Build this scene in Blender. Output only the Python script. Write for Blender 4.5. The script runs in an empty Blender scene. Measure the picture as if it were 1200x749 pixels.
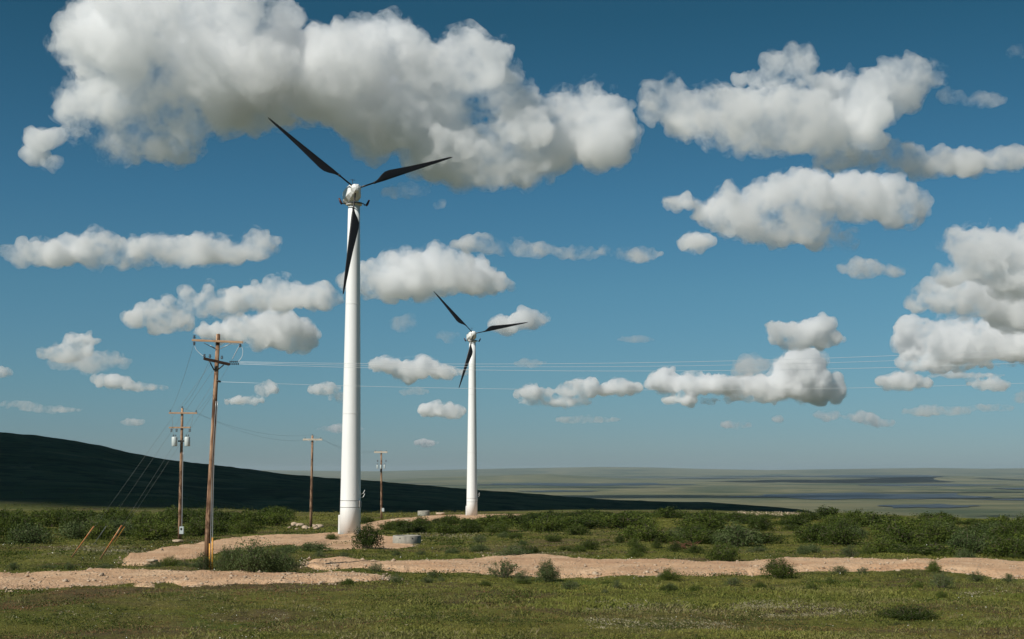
import bpy, bmesh, math, random
import numpy as np
from mathutils import Vector, Matrix

# ------------------------------------------------------------------ basics
SC = bpy.context.scene
COL = SC.collection
F = 1650.0
PITCH = math.atan((551 - 374.5) / F)
RNG = random.Random(11)
NR = np.random.RandomState(5)
SUN_EL, SUN_AZ = math.radians(41), math.radians(228)

def ray(px, py):
    x = (px - 600) / F; y = (374.5 - py) / F
    c, s = math.cos(PITCH), math.sin(PITCH)
    return np.array([x, c - y * s, s + y * c])

def at(px, py, d):
    r = ray(px, py)
    return r * (d / r[1])

def proj(P):
    c, s = math.cos(PITCH), math.sin(PITCH)
    f = P[:, 1] * c + P[:, 2] * s; u = -P[:, 1] * s + P[:, 2] * c
    f = np.where(np.abs(f) < 1e-6, 1e-6, f)
    return 600 + F * P[:, 0] / f, 374.5 - F * u / f

def h3(ix, iy, iz, seed):
    n = (ix * 374761393 + iy * 668265263 + iz * 1274126177 + int(seed) * 974634777) & 0xffffffff
    n = ((n ^ (n >> 13)) * 1274126177) & 0xffffffff
    n = ((n ^ (n >> 16)) * 2246822519) & 0xffffffff
    return ((n ^ (n >> 15)) & 0xffff) / 65535.0

def vnoise(P, seed=0):
    I = np.floor(P).astype(np.int64); f = P - I; u = f * f * (3 - 2 * f)
    r = 0
    for dx in (0, 1):
        wx = u[:, 0] if dx else 1 - u[:, 0]
        for dy in (0, 1):
            wy = u[:, 1] if dy else 1 - u[:, 1]
            for dz in (0, 1):
                wz = u[:, 2] if dz else 1 - u[:, 2]
                r = r + wx * wy * wz * h3(I[:, 0] + dx, I[:, 1] + dy, I[:, 2] + dz, seed)
    return r * 2 - 1

def n2(x, y, sc, seed=0, oct=3):
    x = np.atleast_1d(np.asarray(x, float)); y = np.atleast_1d(np.asarray(y, float))
    r = 0; a = 1; t = 0
    for k in range(oct):
        r = r + a * vnoise(np.stack([x / sc * 2 ** k + 13.7 * k, y / sc * 2 ** k, np.zeros_like(x) + .5], 1), seed + k); t += a; a *= .5
    return r / t

def worley(P, seed=0):
    I = np.floor(P).astype(np.int64); best = np.full(len(P), 9.0)
    for dx in (-1, 0, 1):
        for dy in (-1, 0, 1):
            for dz in (-1, 0, 1):
                J = I + np.array([dx, dy, dz])
                q = np.stack([J[:, k] + h3(J[:, 0], J[:, 1], J[:, 2], seed + 17 * k + 1) for k in range(3)], 1)
                best = np.minimum(best, ((q - P) ** 2).sum(1))
    return np.sqrt(best)

def sstep(a, b, x):
    t = np.clip((x - a) / (b - a), 0, 1); return t * t * (3 - 2 * t)

# ------------------------------------------------------------------ terrain
RIDGE_PX = [-900, -400, 0, 60, 120, 160, 200, 250, 330, 400, 460, 573, 700, 773, 830, 880, 930, 1000, 1200, 1600]
RIDGE_Y = [470, 492, 507, 513, 523, 533, 540, 546, 555, 561, 566, 576, 585.5, 588.5, 591, 595, 601, 622, 650, 670]

def plateau(d):
    return np.where(d > 40, -3.7 - .0175 * d, -1.65 - .0925 * d + .000594 * d * d)

def terrain_base(x, y):
    x = np.atleast_1d(np.asarray(x, float)); y = np.atleast_1d(np.asarray(y, float))
    ang = np.arctan2(x, np.maximum(y, 1e-3)); ang = np.clip(ang, -1.0, .75)
    rad = np.hypot(x, y); d = rad * np.cos(ang)
    px = 600 + F * np.tan(ang)
    ry = np.interp(px, RIDGE_PX, RIDGE_Y)
    R = (551 - ry) / F * 1200
    de = np.interp(px, [0, 230, 330, 420, 500, 570, 680, 800, 1000, 1200, 1400], [335, 325, 280, 268, 275, 300, 345, 345, 262, 196, 170])
    zp = plateau(np.minimum(d, de))
    s = sstep(0, 1, (d - de) / (1200 - de))
    s = .55 * s + .45 * np.clip((d - de) / (1200 - de), 0, 1)
    z1 = zp + (R - zp) * s
    z1 = z1 - 5.5 * np.interp(px, [200, 330, 900, 980], [0, 1, 1, 0]) * np.exp(-((d - de - 150) / 95) ** 2) * sstep(0, 60, d - de)
    back = sstep(1200, 3300, d)
    z = z1 + (-150 - z1) * back
    # far hills on the horizon
    fy = np.interp(px, [-400, 300, 440, 520, 600, 700, 760, 820, 900, 1000, 1090, 1150, 1200, 1600],
                   [552, 551, 552.5, 550.5, 549, 547.3, 547.8, 549.5, 551, 549.6, 548.4, 549.5, 548.8, 551])
    top = (551 - fy) / F * 41000 + 30
    z = z + (top + 120) * sstep(27000, 41000, d)
    fy2 = np.interp(px, [-400, 440, 560, 640, 720, 820, 1000, 1100, 1200], [0, 0, 60, 90, 30, 0, 10, 70, 20])
    z = z + fy2 * sstep(17000, 20500, d) * (1 - sstep(22000, 25000, d))
    z = z + np.where(d > 2500, n2(x, y, 2600, 77, 4) * 5 * sstep(2500, 6000, d), 0)
    return z, d

def height(x, y):
    z, d = terrain_base(x, y)
    x = np.atleast_1d(np.asarray(x, float)); y = np.atleast_1d(np.asarray(y, float))
    z = z + n2(x, y, 9, 3, 3) * .22 * (1 - .5 * sstep(60, 140, d)) * (1 - sstep(400, 900, d))
    z = z + n2(x, y, 2.4, 18, 3) * .24 * (1 - sstep(90, 200, d))
    z = z + n2(x, y, 14, 61, 3) * 1.1 * sstep(420, 620, d) * (1 - sstep(1500, 2500, d))
    z = z + n2(x, y, 120, 21, 4) * 3.5 * sstep(380, 800, d) * (1 - sstep(2500, 4000, d))
    return z

def H(x, y):
    return float(height(x, y)[0])

def gp(px, py):
    """point of the plateau seen at a spot of the photograph"""
    r = ray(px, py)
    t = -3.7 / (r[2] + .0175 * r[1])
    if t < 0 or t * r[1] > 345: t = 345 / r[1]
    if t * r[1] < 40:
        for k in range(40):
            t = t - (r[2] * t - float(plateau(np.array(r[1] * t)))) / (r[2] + .06 * r[1])
    return float(r[0] * t), float(r[1] * t)

# ------------------------------------------------------------------ object helpers
def fast_mesh(name, V, Fc, mats=(), smooth=False, attrs=None, matidx=None):
    V = np.asarray(V, np.float32); Fc = np.asarray(Fc, np.int32); k = Fc.shape[1]
    me = bpy.data.meshes.new(name)
    me.vertices.add(len(V)); me.vertices.foreach_set('co', V.reshape(-1))
    me.loops.add(Fc.size); me.loops.foreach_set('vertex_index', Fc.reshape(-1))
    me.polygons.add(len(Fc)); me.polygons.foreach_set('loop_start', np.arange(0, Fc.size, k, dtype=np.int32))
    me.polygons.foreach_set('loop_total', np.full(len(Fc), k, np.int32))
    if smooth: me.polygons.foreach_set('use_smooth', np.ones(len(Fc), bool))
    if matidx is not None: me.polygons.foreach_set('material_index', np.asarray(matidx, np.int32))
    me.update(calc_edges=True)
    for n, a in (attrs or {}).items():
        at_ = me.attributes.new(n, 'FLOAT', 'POINT'); at_.data.foreach_set('value', np.asarray(a, np.float32))
    for m in mats: me.materials.append(m)
    return me

def link(name, me, parent=None):
    o = bpy.data.objects.new(name, me); COL.objects.link(o)
    if parent: o.parent = parent
    return o

def tag(o, label=None, cat=None, group=None, kind=None):
    if label: o['label'] = label
    if cat: o['category'] = cat
    if group: o['group'] = group
    if kind: o['kind'] = kind
    return o

def empty(name, loc, rz=0):
    o = bpy.data.objects.new(name, None); COL.objects.link(o)
    o.location = loc; o.rotation_euler = (0, 0, rz); o.empty_display_size = .5
    return o

def copy_tree(o, parent=None):
    c = o.copy(); COL.objects.link(c)
    if parent: c.parent = parent
    for ch in list(o.children): copy_tree(ch, c)
    return c

class MB:
    def __init__(s): s.V = []; s.F = []; s.S = []
    def add(s, V, Fc, smooth=False):
        b = len(s.V); s.V += [tuple(map(float, v)) for v in V]
        s.F += [tuple(b + i for i in f) for f in Fc]; s.S += [smooth] * len(Fc); return s
    def tube(s, pts, rad, n=8, cap=True, smooth=True, squash=1.0):
        pts = [Vector(p) for p in pts]
        if not hasattr(rad, '__len__'): rad = [rad] * len(pts)
        V = []; prev = None
        for i, p in enumerate(pts):
            t = (pts[min(i + 1, len(pts) - 1)] - pts[max(i - 1, 0)]).normalized()
            if prev is None:
                a = Vector((0, 0, 1)) if abs(t.z) < .9 else Vector((1, 0, 0))
                u = t.cross(a).normalized()
            else:
                u = (prev - t * prev.dot(t)).normalized()
            prev = u; w = t.cross(u)
            for k in range(n):
                an = 2 * math.pi * k / n
                V.append(p + u * math.cos(an) * rad[i] + w * math.sin(an) * rad[i] * squash)
        Fc = []
        for i in range(len(pts) - 1):
            for k in range(n):
                Fc.append((i * n + k, i * n + (k + 1) % n, (i + 1) * n + (k + 1) % n, (i + 1) * n + k))
        s.add(V, Fc, smooth)
        if cap:
            b = len(s.V) - len(V)
            s.F.append(tuple(b + k for k in range(n))[::-1]); s.F.append(tuple(b + (len(pts) - 1) * n + k for k in range(n))); s.S += [False, False]
        return s
    def box(s, c, size, R=None, bev=.0):
        bm = bmesh.new(); bmesh.ops.create_cube(bm, size=1)
        for v in bm.verts: v.co = Vector((v.co.x * size[0], v.co.y * size[1], v.co.z * size[2]))
        if bev: bmesh.ops.bevel(bm, geom=bm.edges[:], offset=bev, segments=2, profile=.6, affect='EDGES')
        R = R or Matrix.Identity(3); c = Vector(c)
        bm.verts.index_update()
        V = [R @ v.co + c for v in bm.verts]; Fc = [[v.index for v in f.verts] for f in bm.faces]; bm.free()
        return s.add(V, Fc)
    def build(s, name, mat, parent=None):
        me = bpy.data.meshes.new(name); me.from_pydata(s.V, [], s.F)
        me.polygons.foreach_set('use_smooth', s.S); me.update(); me.materials.append(mat)
        return link(name, me, parent)

# ------------------------------------------------------------------ materials
class NT:
    def __init__(s, name):
        s.m = bpy.data.materials.new(name); s.m.use_nodes = True; s.t = s.m.node_tree
        s.b = s.t.nodes['Principled BSDF']; s.out = s.t.nodes['Material Output']
    def n(s, typ, **kw):
        x = s.t.nodes.new(typ)
        for k, v in kw.items():
            if k.startswith('i_'):
                key = k[2:]; key = int(key) if key.isdigit() else key
                x.inputs[key].default_value = v
            else: setattr(x, k, v)
        return x
    def l(s, a, b): s.t.links.new(a, b)
    def pos(s): return s.n('ShaderNodeNewGeometry').outputs['Position']
    def obj(s): return s.n('ShaderNodeTexCoord').outputs['Object']
    def noise(s, vec, scale, detail=4, rough=.55, dist=0, sc3=None):
        if sc3:
            mp = s.n('ShaderNodeMapping'); mp.inputs['Scale'].default_value = sc3; s.l(vec, mp.inputs[0]); vec = mp.outputs[0]
        x = s.n('ShaderNodeTexNoise', i_Scale=scale, i_Detail=detail, i_Roughness=rough, i_Distortion=dist); s.l(vec, x.inputs['Vector']); return x.outputs['Fac']
    def ramp(s, fac, stops):
        r = s.n('ShaderNodeValToRGB'); e = r.color_ramp.elements
        while len(e) > 1: e.remove(e[-1])
        e[0].position = stops[0][0]; e[0].color = (*stops[0][1], 1)
        for p, c in stops[1:]:
            q = e.new(p); q.color = (*c, 1)
        s.l(fac, r.inputs[0]); return r.outputs[0]
    def rng(s, fac, a, b, c=0., d=1.):
        r = s.n('ShaderNodeMapRange'); r.interpolation_type = 'SMOOTHSTEP'
        for i, v in enumerate((a, b, c, d)): r.inputs[i + 1].default_value = v
        s.l(fac, r.inputs[0]); return r.outputs[0]
    def mix(s, fac, a, b, mode='MIX'):
        m = s.n('ShaderNodeMix', data_type='RGBA', blend_type=mode)
        if isinstance(fac, (int, float)): m.inputs[0].default_value = fac
        else: s.l(fac, m.inputs[0])
        for i, v in ((6, a), (7, b)):
            if isinstance(v, tuple): m.inputs[i].default_value = (*v, 1)
            else: s.l(v, m.inputs[i])
        return m.outputs[2]
    def math(s, op, a, b=0.):
        m = s.n('ShaderNodeMath', operation=op)
        for i, v in ((0, a), (1, b)):
            if isinstance(v, (int, float)): m.inputs[i].default_value = v
            else: s.l(v, m.inputs[i])
        return m.outputs[0]
    def bump(s, h, dist, strength=1.):
        b = s.n('ShaderNodeBump', i_Strength=strength, i_Distance=dist); s.l(h, b.inputs['Height']); s.l(b.outputs[0], s.b.inputs['Normal'])
    def base(s, c, rough=.6, metal=0., spec=.5):
        if isinstance(c, tuple): s.b.inputs['Base Color'].default_value = (*c, 1)
        else: s.l(c, s.b.inputs['Base Color'])
        s.b.inputs['Roughness'].default_value = rough; s.b.inputs['Metallic'].default_value = metal
        s.b.inputs['Specular IOR Level'].default_value = spec; return s

def simple(name, c, rough=.5, metal=0., var=.15, scale=6.):
    t = NT(name); f = t.noise(t.obj(), scale, 5)
    col = t.mix(f, tuple(v * (1 - var) for v in c), tuple(min(1, v * (1 + var)) for v in c))
    return t.base(col, rough, metal).m

def make_materials():
    M = {}
    t = NT('tower_paint'); o = t.obj()
    f = t.noise(o, .8, 5, .6, sc3=(3, 3, .25)); g = t.noise(o, 3, 6, .65)
    c = t.mix(t.rng(f, .35, .75), (.84, .86, .85), (.79, .805, .79)); c = t.mix(t.rng(g, .60, .8, 0, .4), c, (.5, .48, .42)); c = t.mix(t.rng(t.noise(o, 1, 5, .7, sc3=(7, 7, .12)), .56, .72, 0, .35), c, (.52, .49, .44))
    t.base(c, .38); M['white'] = t.m
    M['white2'] = simple('nacelle_paint', (.76, .77, .75), .4, 0, .08, 2)
    M['seam'] = simple('seam_steel', (.22, .22, .21), .5, .3)
    t = NT('blade_black'); f = t.noise(t.obj(), 1.2, 5, sc3=(1, 1, .3))
    t.base(t.mix(f, (.006, .006, .007), (.016, .015, .015)), .36, 0, .35); M['black'] = t.m
    M['red'] = simple('beacon_red', (.06, .008, .008), .5)
    M['steel'] = simple('galvanised_steel', (.45, .47, .47), .45, .6)
    M['dark_steel'] = simple('dark_steel', (.03, .028, .026), .5, .4)
    M['grey_paint'] = simple('transformer_paint', (.50, .56, .55), .4, 0, .08)
    M['porcelain'] = simple('insulator_brown', (.06, .025, .018), .2)
    t = NT('pole_wood'); o = t.obj()
    f = t.noise(o, 1, 6, .6, sc3=(14, 14, .9)); g = t.noise(o, 1, 5, .65, sc3=(2.2, 2.2, 1.1)); w = t.noise(o, 1, 4, .6, sc3=(60, 60, 1.6))
    c = t.ramp(f, [(.32, (.08, .042, .025)), (.48, (.26, .15, .09)), (.62, (.50, .33, .21))])
    c = t.mix(t.rng(g, .46, .60, 0, .8), c, (.06, .03, .018)); c = t.mix(t.rng(w, .6, .7, 0, .7), c, (.04, .02, .013))
    t.base(c, .85, 0, .2); t.bump(w, .02); M['pole'] = t.m
    t = NT('crossarm_wood'); o = t.obj(); f = t.noise(o, 1, 6, .6, sc3=(2, 20, 20))
    t.base(t.ramp(f, [(.3, (.30, .17, .09)), (.7, (.55, .38, .25))]), .85, 0, .2); M['arm'] = t.m
    t = NT('bleached_arm_wood'); f = t.noise(t.obj(), 1, 6, .6, sc3=(2, 20, 20))
    t.base(t.ramp(f, [(.3, (.42, .36, .28)), (.7, (.66, .60, .50))]), .85, 0, .2); M['palearm'] = t.m
    t = NT('weathered_arm_wood'); f = t.noise(t.obj(), 1, 6, .6, sc3=(2, 20, 20))
    t.base(t.ramp(f, [(.3, (.03, .02, .015)), (.7, (.09, .05, .035))]), .85, 0, .2); M['darkarm'] = t.m
    M['wire'] = simple('aluminium_wire', (.72, .75, .76), .5, .0)
    M['darkwire'] = simple('guy_strand', (.22, .25, .25), .6, .0)
    t = NT('guard_yellow'); f = t.noise(t.obj(), 5, 4)
    t.base(t.ramp(f, [(.3, (.40, .17, .03)), (.6, (.72, .36, .05))]), .55); M['yellow'] = t.m
    t = NT('guard_orange'); f = t.noise(t.obj(), 1.6, 4)
    t.base(t.ramp(f, [(.35, (.30, .08, .025)), (.5, (.55, .20, .05)), (.62, (.50, .30, .16))]), .6); M['orange'] = t.m
    t = NT('concrete'); o = t.obj(); f = t.noise(o, 2.5, 8, .65); g = t.noise(o, 1, 4, .6, sc3=(3, 3, .4))
    c = t.ramp(f, [(.3, (.21, .20, .165)), (.7, (.34, .325, .275))]); c = t.mix(t.rng(g, .5, .75, 0, .6), c, (.11, .108, .10))
    t.base(c, .9); t.bump(f, .03); M['concrete'] = t.m
    # ground
    t = NT('tundra_ground'); p = t.pos()
    sx = t.n('ShaderNodeSeparateXYZ'); t.l(p, sx.inputs[0])
    ln = t.n('ShaderNodeVectorMath', operation='LENGTH'); t.l(p, ln.inputs[0]); dist = ln.outputs['Value']
    a = t.noise(p, .35, 8, .65); b = t.noise(p, .07, 5, .6, .6); c_ = t.noise(p, 2.2, 6, .7); e = t.noise(p, .16, 6, .6, .4)
    near = t.ramp(a, [(.25, (.06, .066, .014)), (.45, (.12, .126, .026)), (.6, (.175, .165, .038)), (.8, (.24, .20, .065))])
    near = t.mix(t.rng(b, .46, .60, 0, .8), near, (.125, .085, .048))
    near = t.mix(t.rng(e, .60, .70, 0, .8), near, (.105, .145, .022))
    near = t.mix(t.rng(c_, .58, .75, 0, .55), near, (.16, .14, .08))
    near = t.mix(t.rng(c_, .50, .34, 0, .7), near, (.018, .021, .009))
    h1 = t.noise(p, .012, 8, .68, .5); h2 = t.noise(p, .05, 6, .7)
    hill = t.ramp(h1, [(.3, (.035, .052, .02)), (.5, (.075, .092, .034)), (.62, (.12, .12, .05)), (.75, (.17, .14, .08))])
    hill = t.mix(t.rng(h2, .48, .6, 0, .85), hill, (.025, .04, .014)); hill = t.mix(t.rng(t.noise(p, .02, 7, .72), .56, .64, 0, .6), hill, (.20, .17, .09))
    f1 = t.noise(p, .00042, 7, .6, .9); f2 = t.noise(p, .0013, 6, .62, .6); f3 = t.noise(p, .00016, 5, .55, .5)
    far = t.ramp(f1, [(.28, (.03, .048, .03)), (.40, (.06, .078, .04)), (.47, (.115, .115, .06)), (.54, (.175, .16, .085)), (.6, (.08, .095, .048)), (.68, (.165, .15, .08))])
    far = t.mix(t.rng(f2, .5, .62, 0, .7), far, (.06, .08, .045))
    far = t.mix(t.rng(f3, .5, .6, 0, .5), far, (.18, .17, .085))
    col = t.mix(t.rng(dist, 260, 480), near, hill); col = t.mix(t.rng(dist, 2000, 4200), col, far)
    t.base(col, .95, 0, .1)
    hb = t.math('ADD', t.noise(p, 5, 8, .75), t.math('MULTIPLY', t.noise(p, .9, 4, .6), 1.5)); t.bump(hb, .25, .9)
    M['ground'] = t.m
    # gravel
    t = NT('gravel_track'); p = t.pos()
    a = t.noise(p, .5, 8, .65); b = t.noise(p, 6, 6, .75); c_ = t.noise(p, .12, 4, .5)
    vo = t.n('ShaderNodeTexVoronoi', i_Scale=7.0); t.l(p, vo.inputs['Vector'])
    col = t.ramp(a, [(.3, (.44, .26, .15)), (.5, (.56, .36, .215)), (.7, (.64, .45, .29))])
    col = t.mix(t.rng(b, .55, .72, 0, .8), col, (.62, .51, .40)); col = t.mix(t.rng(b, .46, .3, 0, .8), col, (.22, .14, .085))
    col = t.mix(t.rng(c_, .52, .66, 0, .5), col, (.42, .25, .15))
    t.base(col, .95, 0, .15)
    t.bump(t.math('ADD', b, t.math('MULTIPLY', vo.outputs['Distance'], .6)), .12, .8); M['gravel'] = t.m
    t = NT('stone'); p = t.pos(); a = t.noise(p, 4, 7, .7); oi = t.n('ShaderNodeObjectInfo')
    c = t.ramp(a, [(.3, (.26, .19, .13)), (.55, (.45, .35, .25)), (.75, (.60, .50, .39))])
    t.base(c, .92, 0, .2); t.bump(a, .06); M['stone'] = t.m
    # water
    t = NT('lake_water'); t.base((.035, .048, .062), .5, 0, .12); M['water'] = t.m
    # leaves
    def leafmat(name, dark, mid, light, trans=.25, rough=.55, straw=None):
        t = NT(name); at_ = t.n('ShaderNodeAttribute', attribute_name='tint'); oi = t.n('ShaderNodeObjectInfo')
        pn = t.noise(t.pos(), .18, 4, .6)
        f = t.math('ADD', at_.outputs['Fac'], t.math('MULTIPLY', t.math('SUBTRACT', oi.outputs['Random'], .5), .3))
        f = t.math('ADD', f, t.math('MULTIPLY', t.math('SUBTRACT', pn, .5), .8))
        stops = [(.05, dark), (.5, mid), (.9, light)]
        c = t.ramp(f, stops)
        if straw:
            a2 = t.n('ShaderNodeAttribute', attribute_name='dry'); c = t.mix(a2.outputs['Fac'], c, straw)
        t.base(c, rough, 0, .12)
        tr = t.n('ShaderNodeBsdfTranslucent'); t.l(c, tr.inputs[0])
        ms = t.n('ShaderNodeMixShader', i_0=trans); t.l(t.b.outputs[0], ms.inputs[1]); t.l(tr.outputs[0], ms.inputs[2]); t.l(ms.outputs[0], t.out.inputs[0])
        return t.m
    M['willow'] = leafmat('willow_leaves', (.036, .056, .010), (.082, .114, .018), (.155, .185, .035))
    M['willow_light'] = leafmat('pale_willow_leaves', (.055, .085, .026), (.098, .130, .044), (.16, .195, .08))
    M['alder'] = leafmat('dark_alder_leaves', (.024, .040, .008), (.054, .080, .013), (.105, .135, .025))
    M['grass'] = leafmat('grass_blades', (.090, .122, .018), (.175, .202, .034), (.28, .27, .06), .3, .6, (.27, .22, .12))
    M['heath'] = leafmat('heath_leaves', (.055, .066, .012), (.130, .132, .022), (.23, .205, .045), .15, .65, (.21, .11, .055))
    M['lichen'] = leafmat('pale_lichen', (.17, .15, .085), (.25, .22, .135), (.36, .33, .22), .1, .8)
    M['twig'] = simple('willow_stem', (.13, .10, .075), .85)
    M['petal'] = simple('white_petal', (.8, .8, .75), .7)
    return M
M = make_materials()
# ------------------------------------------------------------------ ground sheet
def build_ground():
    th = np.concatenate([np.linspace(-math.pi, -.50, 60, endpoint=False), np.linspace(-.50, .50, 620), np.linspace(.50, math.pi, 61)[1:-1]])
    rr = np.concatenate([np.geomspace(2, 34, 24, endpoint=False), np.geomspace(34, 360, 330, endpoint=False),
                         np.geomspace(360, 3500, 150, endpoint=False), np.geomspace(3500, 45000, 190)])
    n, m = len(rr), len(th)
    Rg, Tg = np.meshgrid(rr, th, indexing='ij')
    x = (Rg * np.sin(Tg)).ravel(); y = (Rg * np.cos(Tg)).ravel()
    z = height(x, y)
    V = np.stack([x, y, z], 1); V = np.concatenate([V, [[0, 0, H(0, .1)]]])
    i, j = np.meshgrid(np.arange(n - 1), np.arange(m), indexing='ij'); i = i.ravel(); j = j.ravel(); j2 = (j + 1) % m
    Q = np.stack([i * m + j, i * m + j2, (i + 1) * m + j2, (i + 1) * m + j], 1)[:, ::-1]
    c = len(V) - 1; jj = np.arange(m)
    T = np.stack([jj, (jj + 1) % m, np.full(m, c), np.full(m, c)], 1)
    me = fast_mesh('ground', V, Q, [M['ground']], True)
    tag(link('ground', me), kind='structure')
    me2 = fast_mesh('ground_underfoot', V[list(range(m)) + [c]], np.stack([jj, (jj + 1) % m, np.full(m, m)], 1)[:, ::-1], [M['ground']], True)
    tag(link('ground_underfoot', me2), kind='structure')
build_ground()

# ------------------------------------------------------------------ tracks of gravel
ROADS = {
 'front_track': (.09, [(-170, 674, 696), (-60, 674, 694), (0, 673, 692), (60, 670.5, 690), (120, 669.5, 686.5), (150, 669.5, 682), (190, 670, 682), (230, 671, 686), (300, 672, 685), (380, 674, 683.5), (430, 675, 682), (462, 677.5, 679.5)]),
 'middle_track': (.20, [(352, 661, 664), (385, 658.5, 667), (440, 658, 671), (500, 658, 672), (560, 656, 674), (615, 653, 675), (655, 654, 676.5), (700, 658, 677), (760, 660, 675.5), (830, 662, 673.5), (890, 661, 673), (940, 657.5, 671), (1000, 656, 671.5), (1040, 659, 671), (1080, 662, 671.5), (1115, 658.5, 673), (1160, 659, 677), (1230, 663, 681), (1330, 668, 688)]),
 'far_track': (.12, [(136, 656, 661), (165, 648.5, 662.5), (200, 642, 660.5), (240, 635, 653), (280, 630, 646), (320, 628, 641), (370, 626, 638.5), (400, 624, 633), (430, 613, 626), (460, 608, 619), (500, 605, 612.5), (540, 603.5, 610), (580, 602.5, 608), (620, 603, 606)]),
 'turbine_apron': (.06, [(335, 634, 640), (365, 630, 644), (400, 627, 646), (440, 627, 647), (465, 630, 644), (485, 634, 642), (495, 637, 639)]),
 'dirt_patch': (.06, [(148, 684, 685), (162, 682.5, 687.5), (178, 682.5, 688.5), (192, 685.5, 687)]),
}
ROADMASK = np.zeros((400, 1700), bool)      # which photograph spots are bare, x -200..1500, y 560..760
MX, MY = np.meshgrid(np.arange(-200, 1500), np.arange(560, 760, .5))
for k, (hh, pts) in ROADS.items():
    p = np.array(pts, float)
    u = np.interp(MX[0], p[:, 0], p[:, 1], left=999, right=999); l = np.interp(MX[0], p[:, 0], p[:, 2], left=-999, right=-999)
    ROADMASK |= (MY > u[None, :] + .4) & (MY < l[None, :] - .4)
def on_road(px, py):
    i = np.clip(((py - 560) * 2).astype(int), 0, 399); j = np.clip((px + 200).astype(int), 0, 1699)
    return ROADMASK[i, j]

def build_road(name, hh, pts, seed):
    p = np.array(pts, float); xs = np.arange(p[0, 0], p[-1, 0], 1.6)
    yu = np.interp(xs, p[:, 0], p[:, 1]); yl = np.interp(xs, p[:, 0], p[:, 2])
    ker = np.hanning(19); ker /= ker.sum()
    pad = lambda a: np.convolve(np.pad(a, 9, mode='edge'), ker, 'valid')
    yu, yl = pad(yu), pad(yl)
    nc = 26; V = []
    A = np.array([gp(x, y) for x, y in zip(xs, yu)]); B = np.array([gp(x, y) for x, y in zip(xs, yl)])
    wob = lambda s, a: n2(A[:, 0], A[:, 1], 1.3, s, 4) * a
    w = np.hypot(*(A - B).T); dirv = (A - B) / np.maximum(w, .01)[:, None]
    A = A + dirv * (wob(seed, .9) * np.minimum(1, w / 6))[:, None]; B = B + dirv * (wob(seed + 9, .9) * np.minimum(1, w / 6))[:, None]
    T = np.linspace(0, 1, nc)
    P = B[:, None, :] * (1 - T)[None, :, None] + A[:, None, :] * T[None, :, None]
    x = P[..., 0].ravel(); y = P[..., 1].ravel()
    prof = np.clip(np.minimum(T / .16, (1 - T) / .10), 0, 1); prof = prof * prof * (3 - 2 * prof)
    lump = 1 + .75 * n2(x, y, 13, seed + 4, 2)
    ends = np.minimum(np.arange(len(xs)), np.arange(len(xs))[::-1]); ends = sstep(0, 12, ends)
    pr = (prof[None, :] * ends[:, None]).ravel()
    # two berms along the edges and a flatter, wheel-worn middle
    rut = (1 - .35 * np.exp(-((T - .5) / .22) ** 2))[None, :].repeat(len(xs), 0).ravel()
    z = height(x, y) - .06 + pr * (hh * lump * rut + .07) + pr * n2(x, y, .5, seed + 5, 3) * .055
    V = np.stack([x, y, z], 1)
    i, j = np.meshgrid(np.arange(len(xs) - 1), np.arange(nc - 1), indexing='ij'); i = i.ravel(); j = j.ravel()
    Q = np.stack([i * nc + j, (i + 1) * nc + j, (i + 1) * nc + j + 1, i * nc + j + 1], 1)
    tag(link(name, fast_mesh(name, V, Q, [M['gravel']], True)), kind='structure')
    return V, pr
ROADV = {}
for i, (k, (hh, pts)) in enumerate(ROADS.items()): ROADV[k] = build_road(k, hh, pts, 40 + i * 7)

# ------------------------------------------------------------------ lakes on the plain
def lake(x0, x1, y0, y1, seed):
    n = 90; zc = None; V = []
    pc = (y0 + y1) / 2
    D = 150 * F / (pc - 551.0)
    for k in range(n):
        a = 2 * math.pi * k / n
        wob = 1 + .35 * math.sin(3 * a + seed) * math.sin(2 * a + seed * 2) + .14 * math.sin(7 * a + seed * 3) + .08 * math.sin(15 * a + seed)
        px = (x0 + x1) / 2 + (x1 - x0) / 2 * math.cos(a) * (1 + .15 * math.sin(5 * a + seed)); py = pc + (y1 - y0) / 2 * math.sin(a) * wob
        d = 150 * F / max(py - 551.0, 2)
        V.append(((px - 600) / F * d, d))
    V = np.array(V); c = V.mean(0)
    g = [V * (t) + c * (1 - t) for t in (1, .66, .33)]
    zs = height(np.concatenate(g)[:, 0], np.concatenate(g)[:, 1]).max() + 2.5
    F_ = [tuple(range(n))]
    me = bpy.data.meshes.new('lake'); me.from_pydata([(v[0], v[1], zs) for v in V], [], F_); me.materials.append(M['water'])
    tag(link('lake', me), kind='structure')
for i, a in enumerate([(865, 1145, 578, 585), (1000, 1170, 567.5, 569.5), (1030, 1140, 591.5, 595.5), (840, 1110, 562.6, 566.2), (560, 800, 566.2, 569.2), (1160, 1340, 571.5, 574),
                       (610, 700, 575, 576.5), (1150, 1400, 584, 587), (700, 900, 560.5, 561.5), (960, 1120, 559, 560)]):
    lake(*a, i * 1.7)

# ------------------------------------------------------------------ grass, heath, lichen, gravel: what nobody can count
def scatter(n, dmin, dmax, pw, seed):
    r = np.random.RandomState(seed); u = r.rand(n)
    a, b = dmin ** pw, dmax ** pw
    d = (a + u * (b - a)) ** (1 / pw); x = (r.rand(n) * 2 - 1) * .47 * d
    return x, d, r
def mask(x, y):
    z = height(x, y); px, py = proj(np.stack([x, y, z], 1)); nn = n2(x, y, 2.6, 711, 4)
    r1 = on_road(px, py + nn * 3.2) & on_road(px, py - nn * 2.2)
    return ~r1 | (n2(x, y, 4.5, 733, 3) > .42), px, py, z

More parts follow.
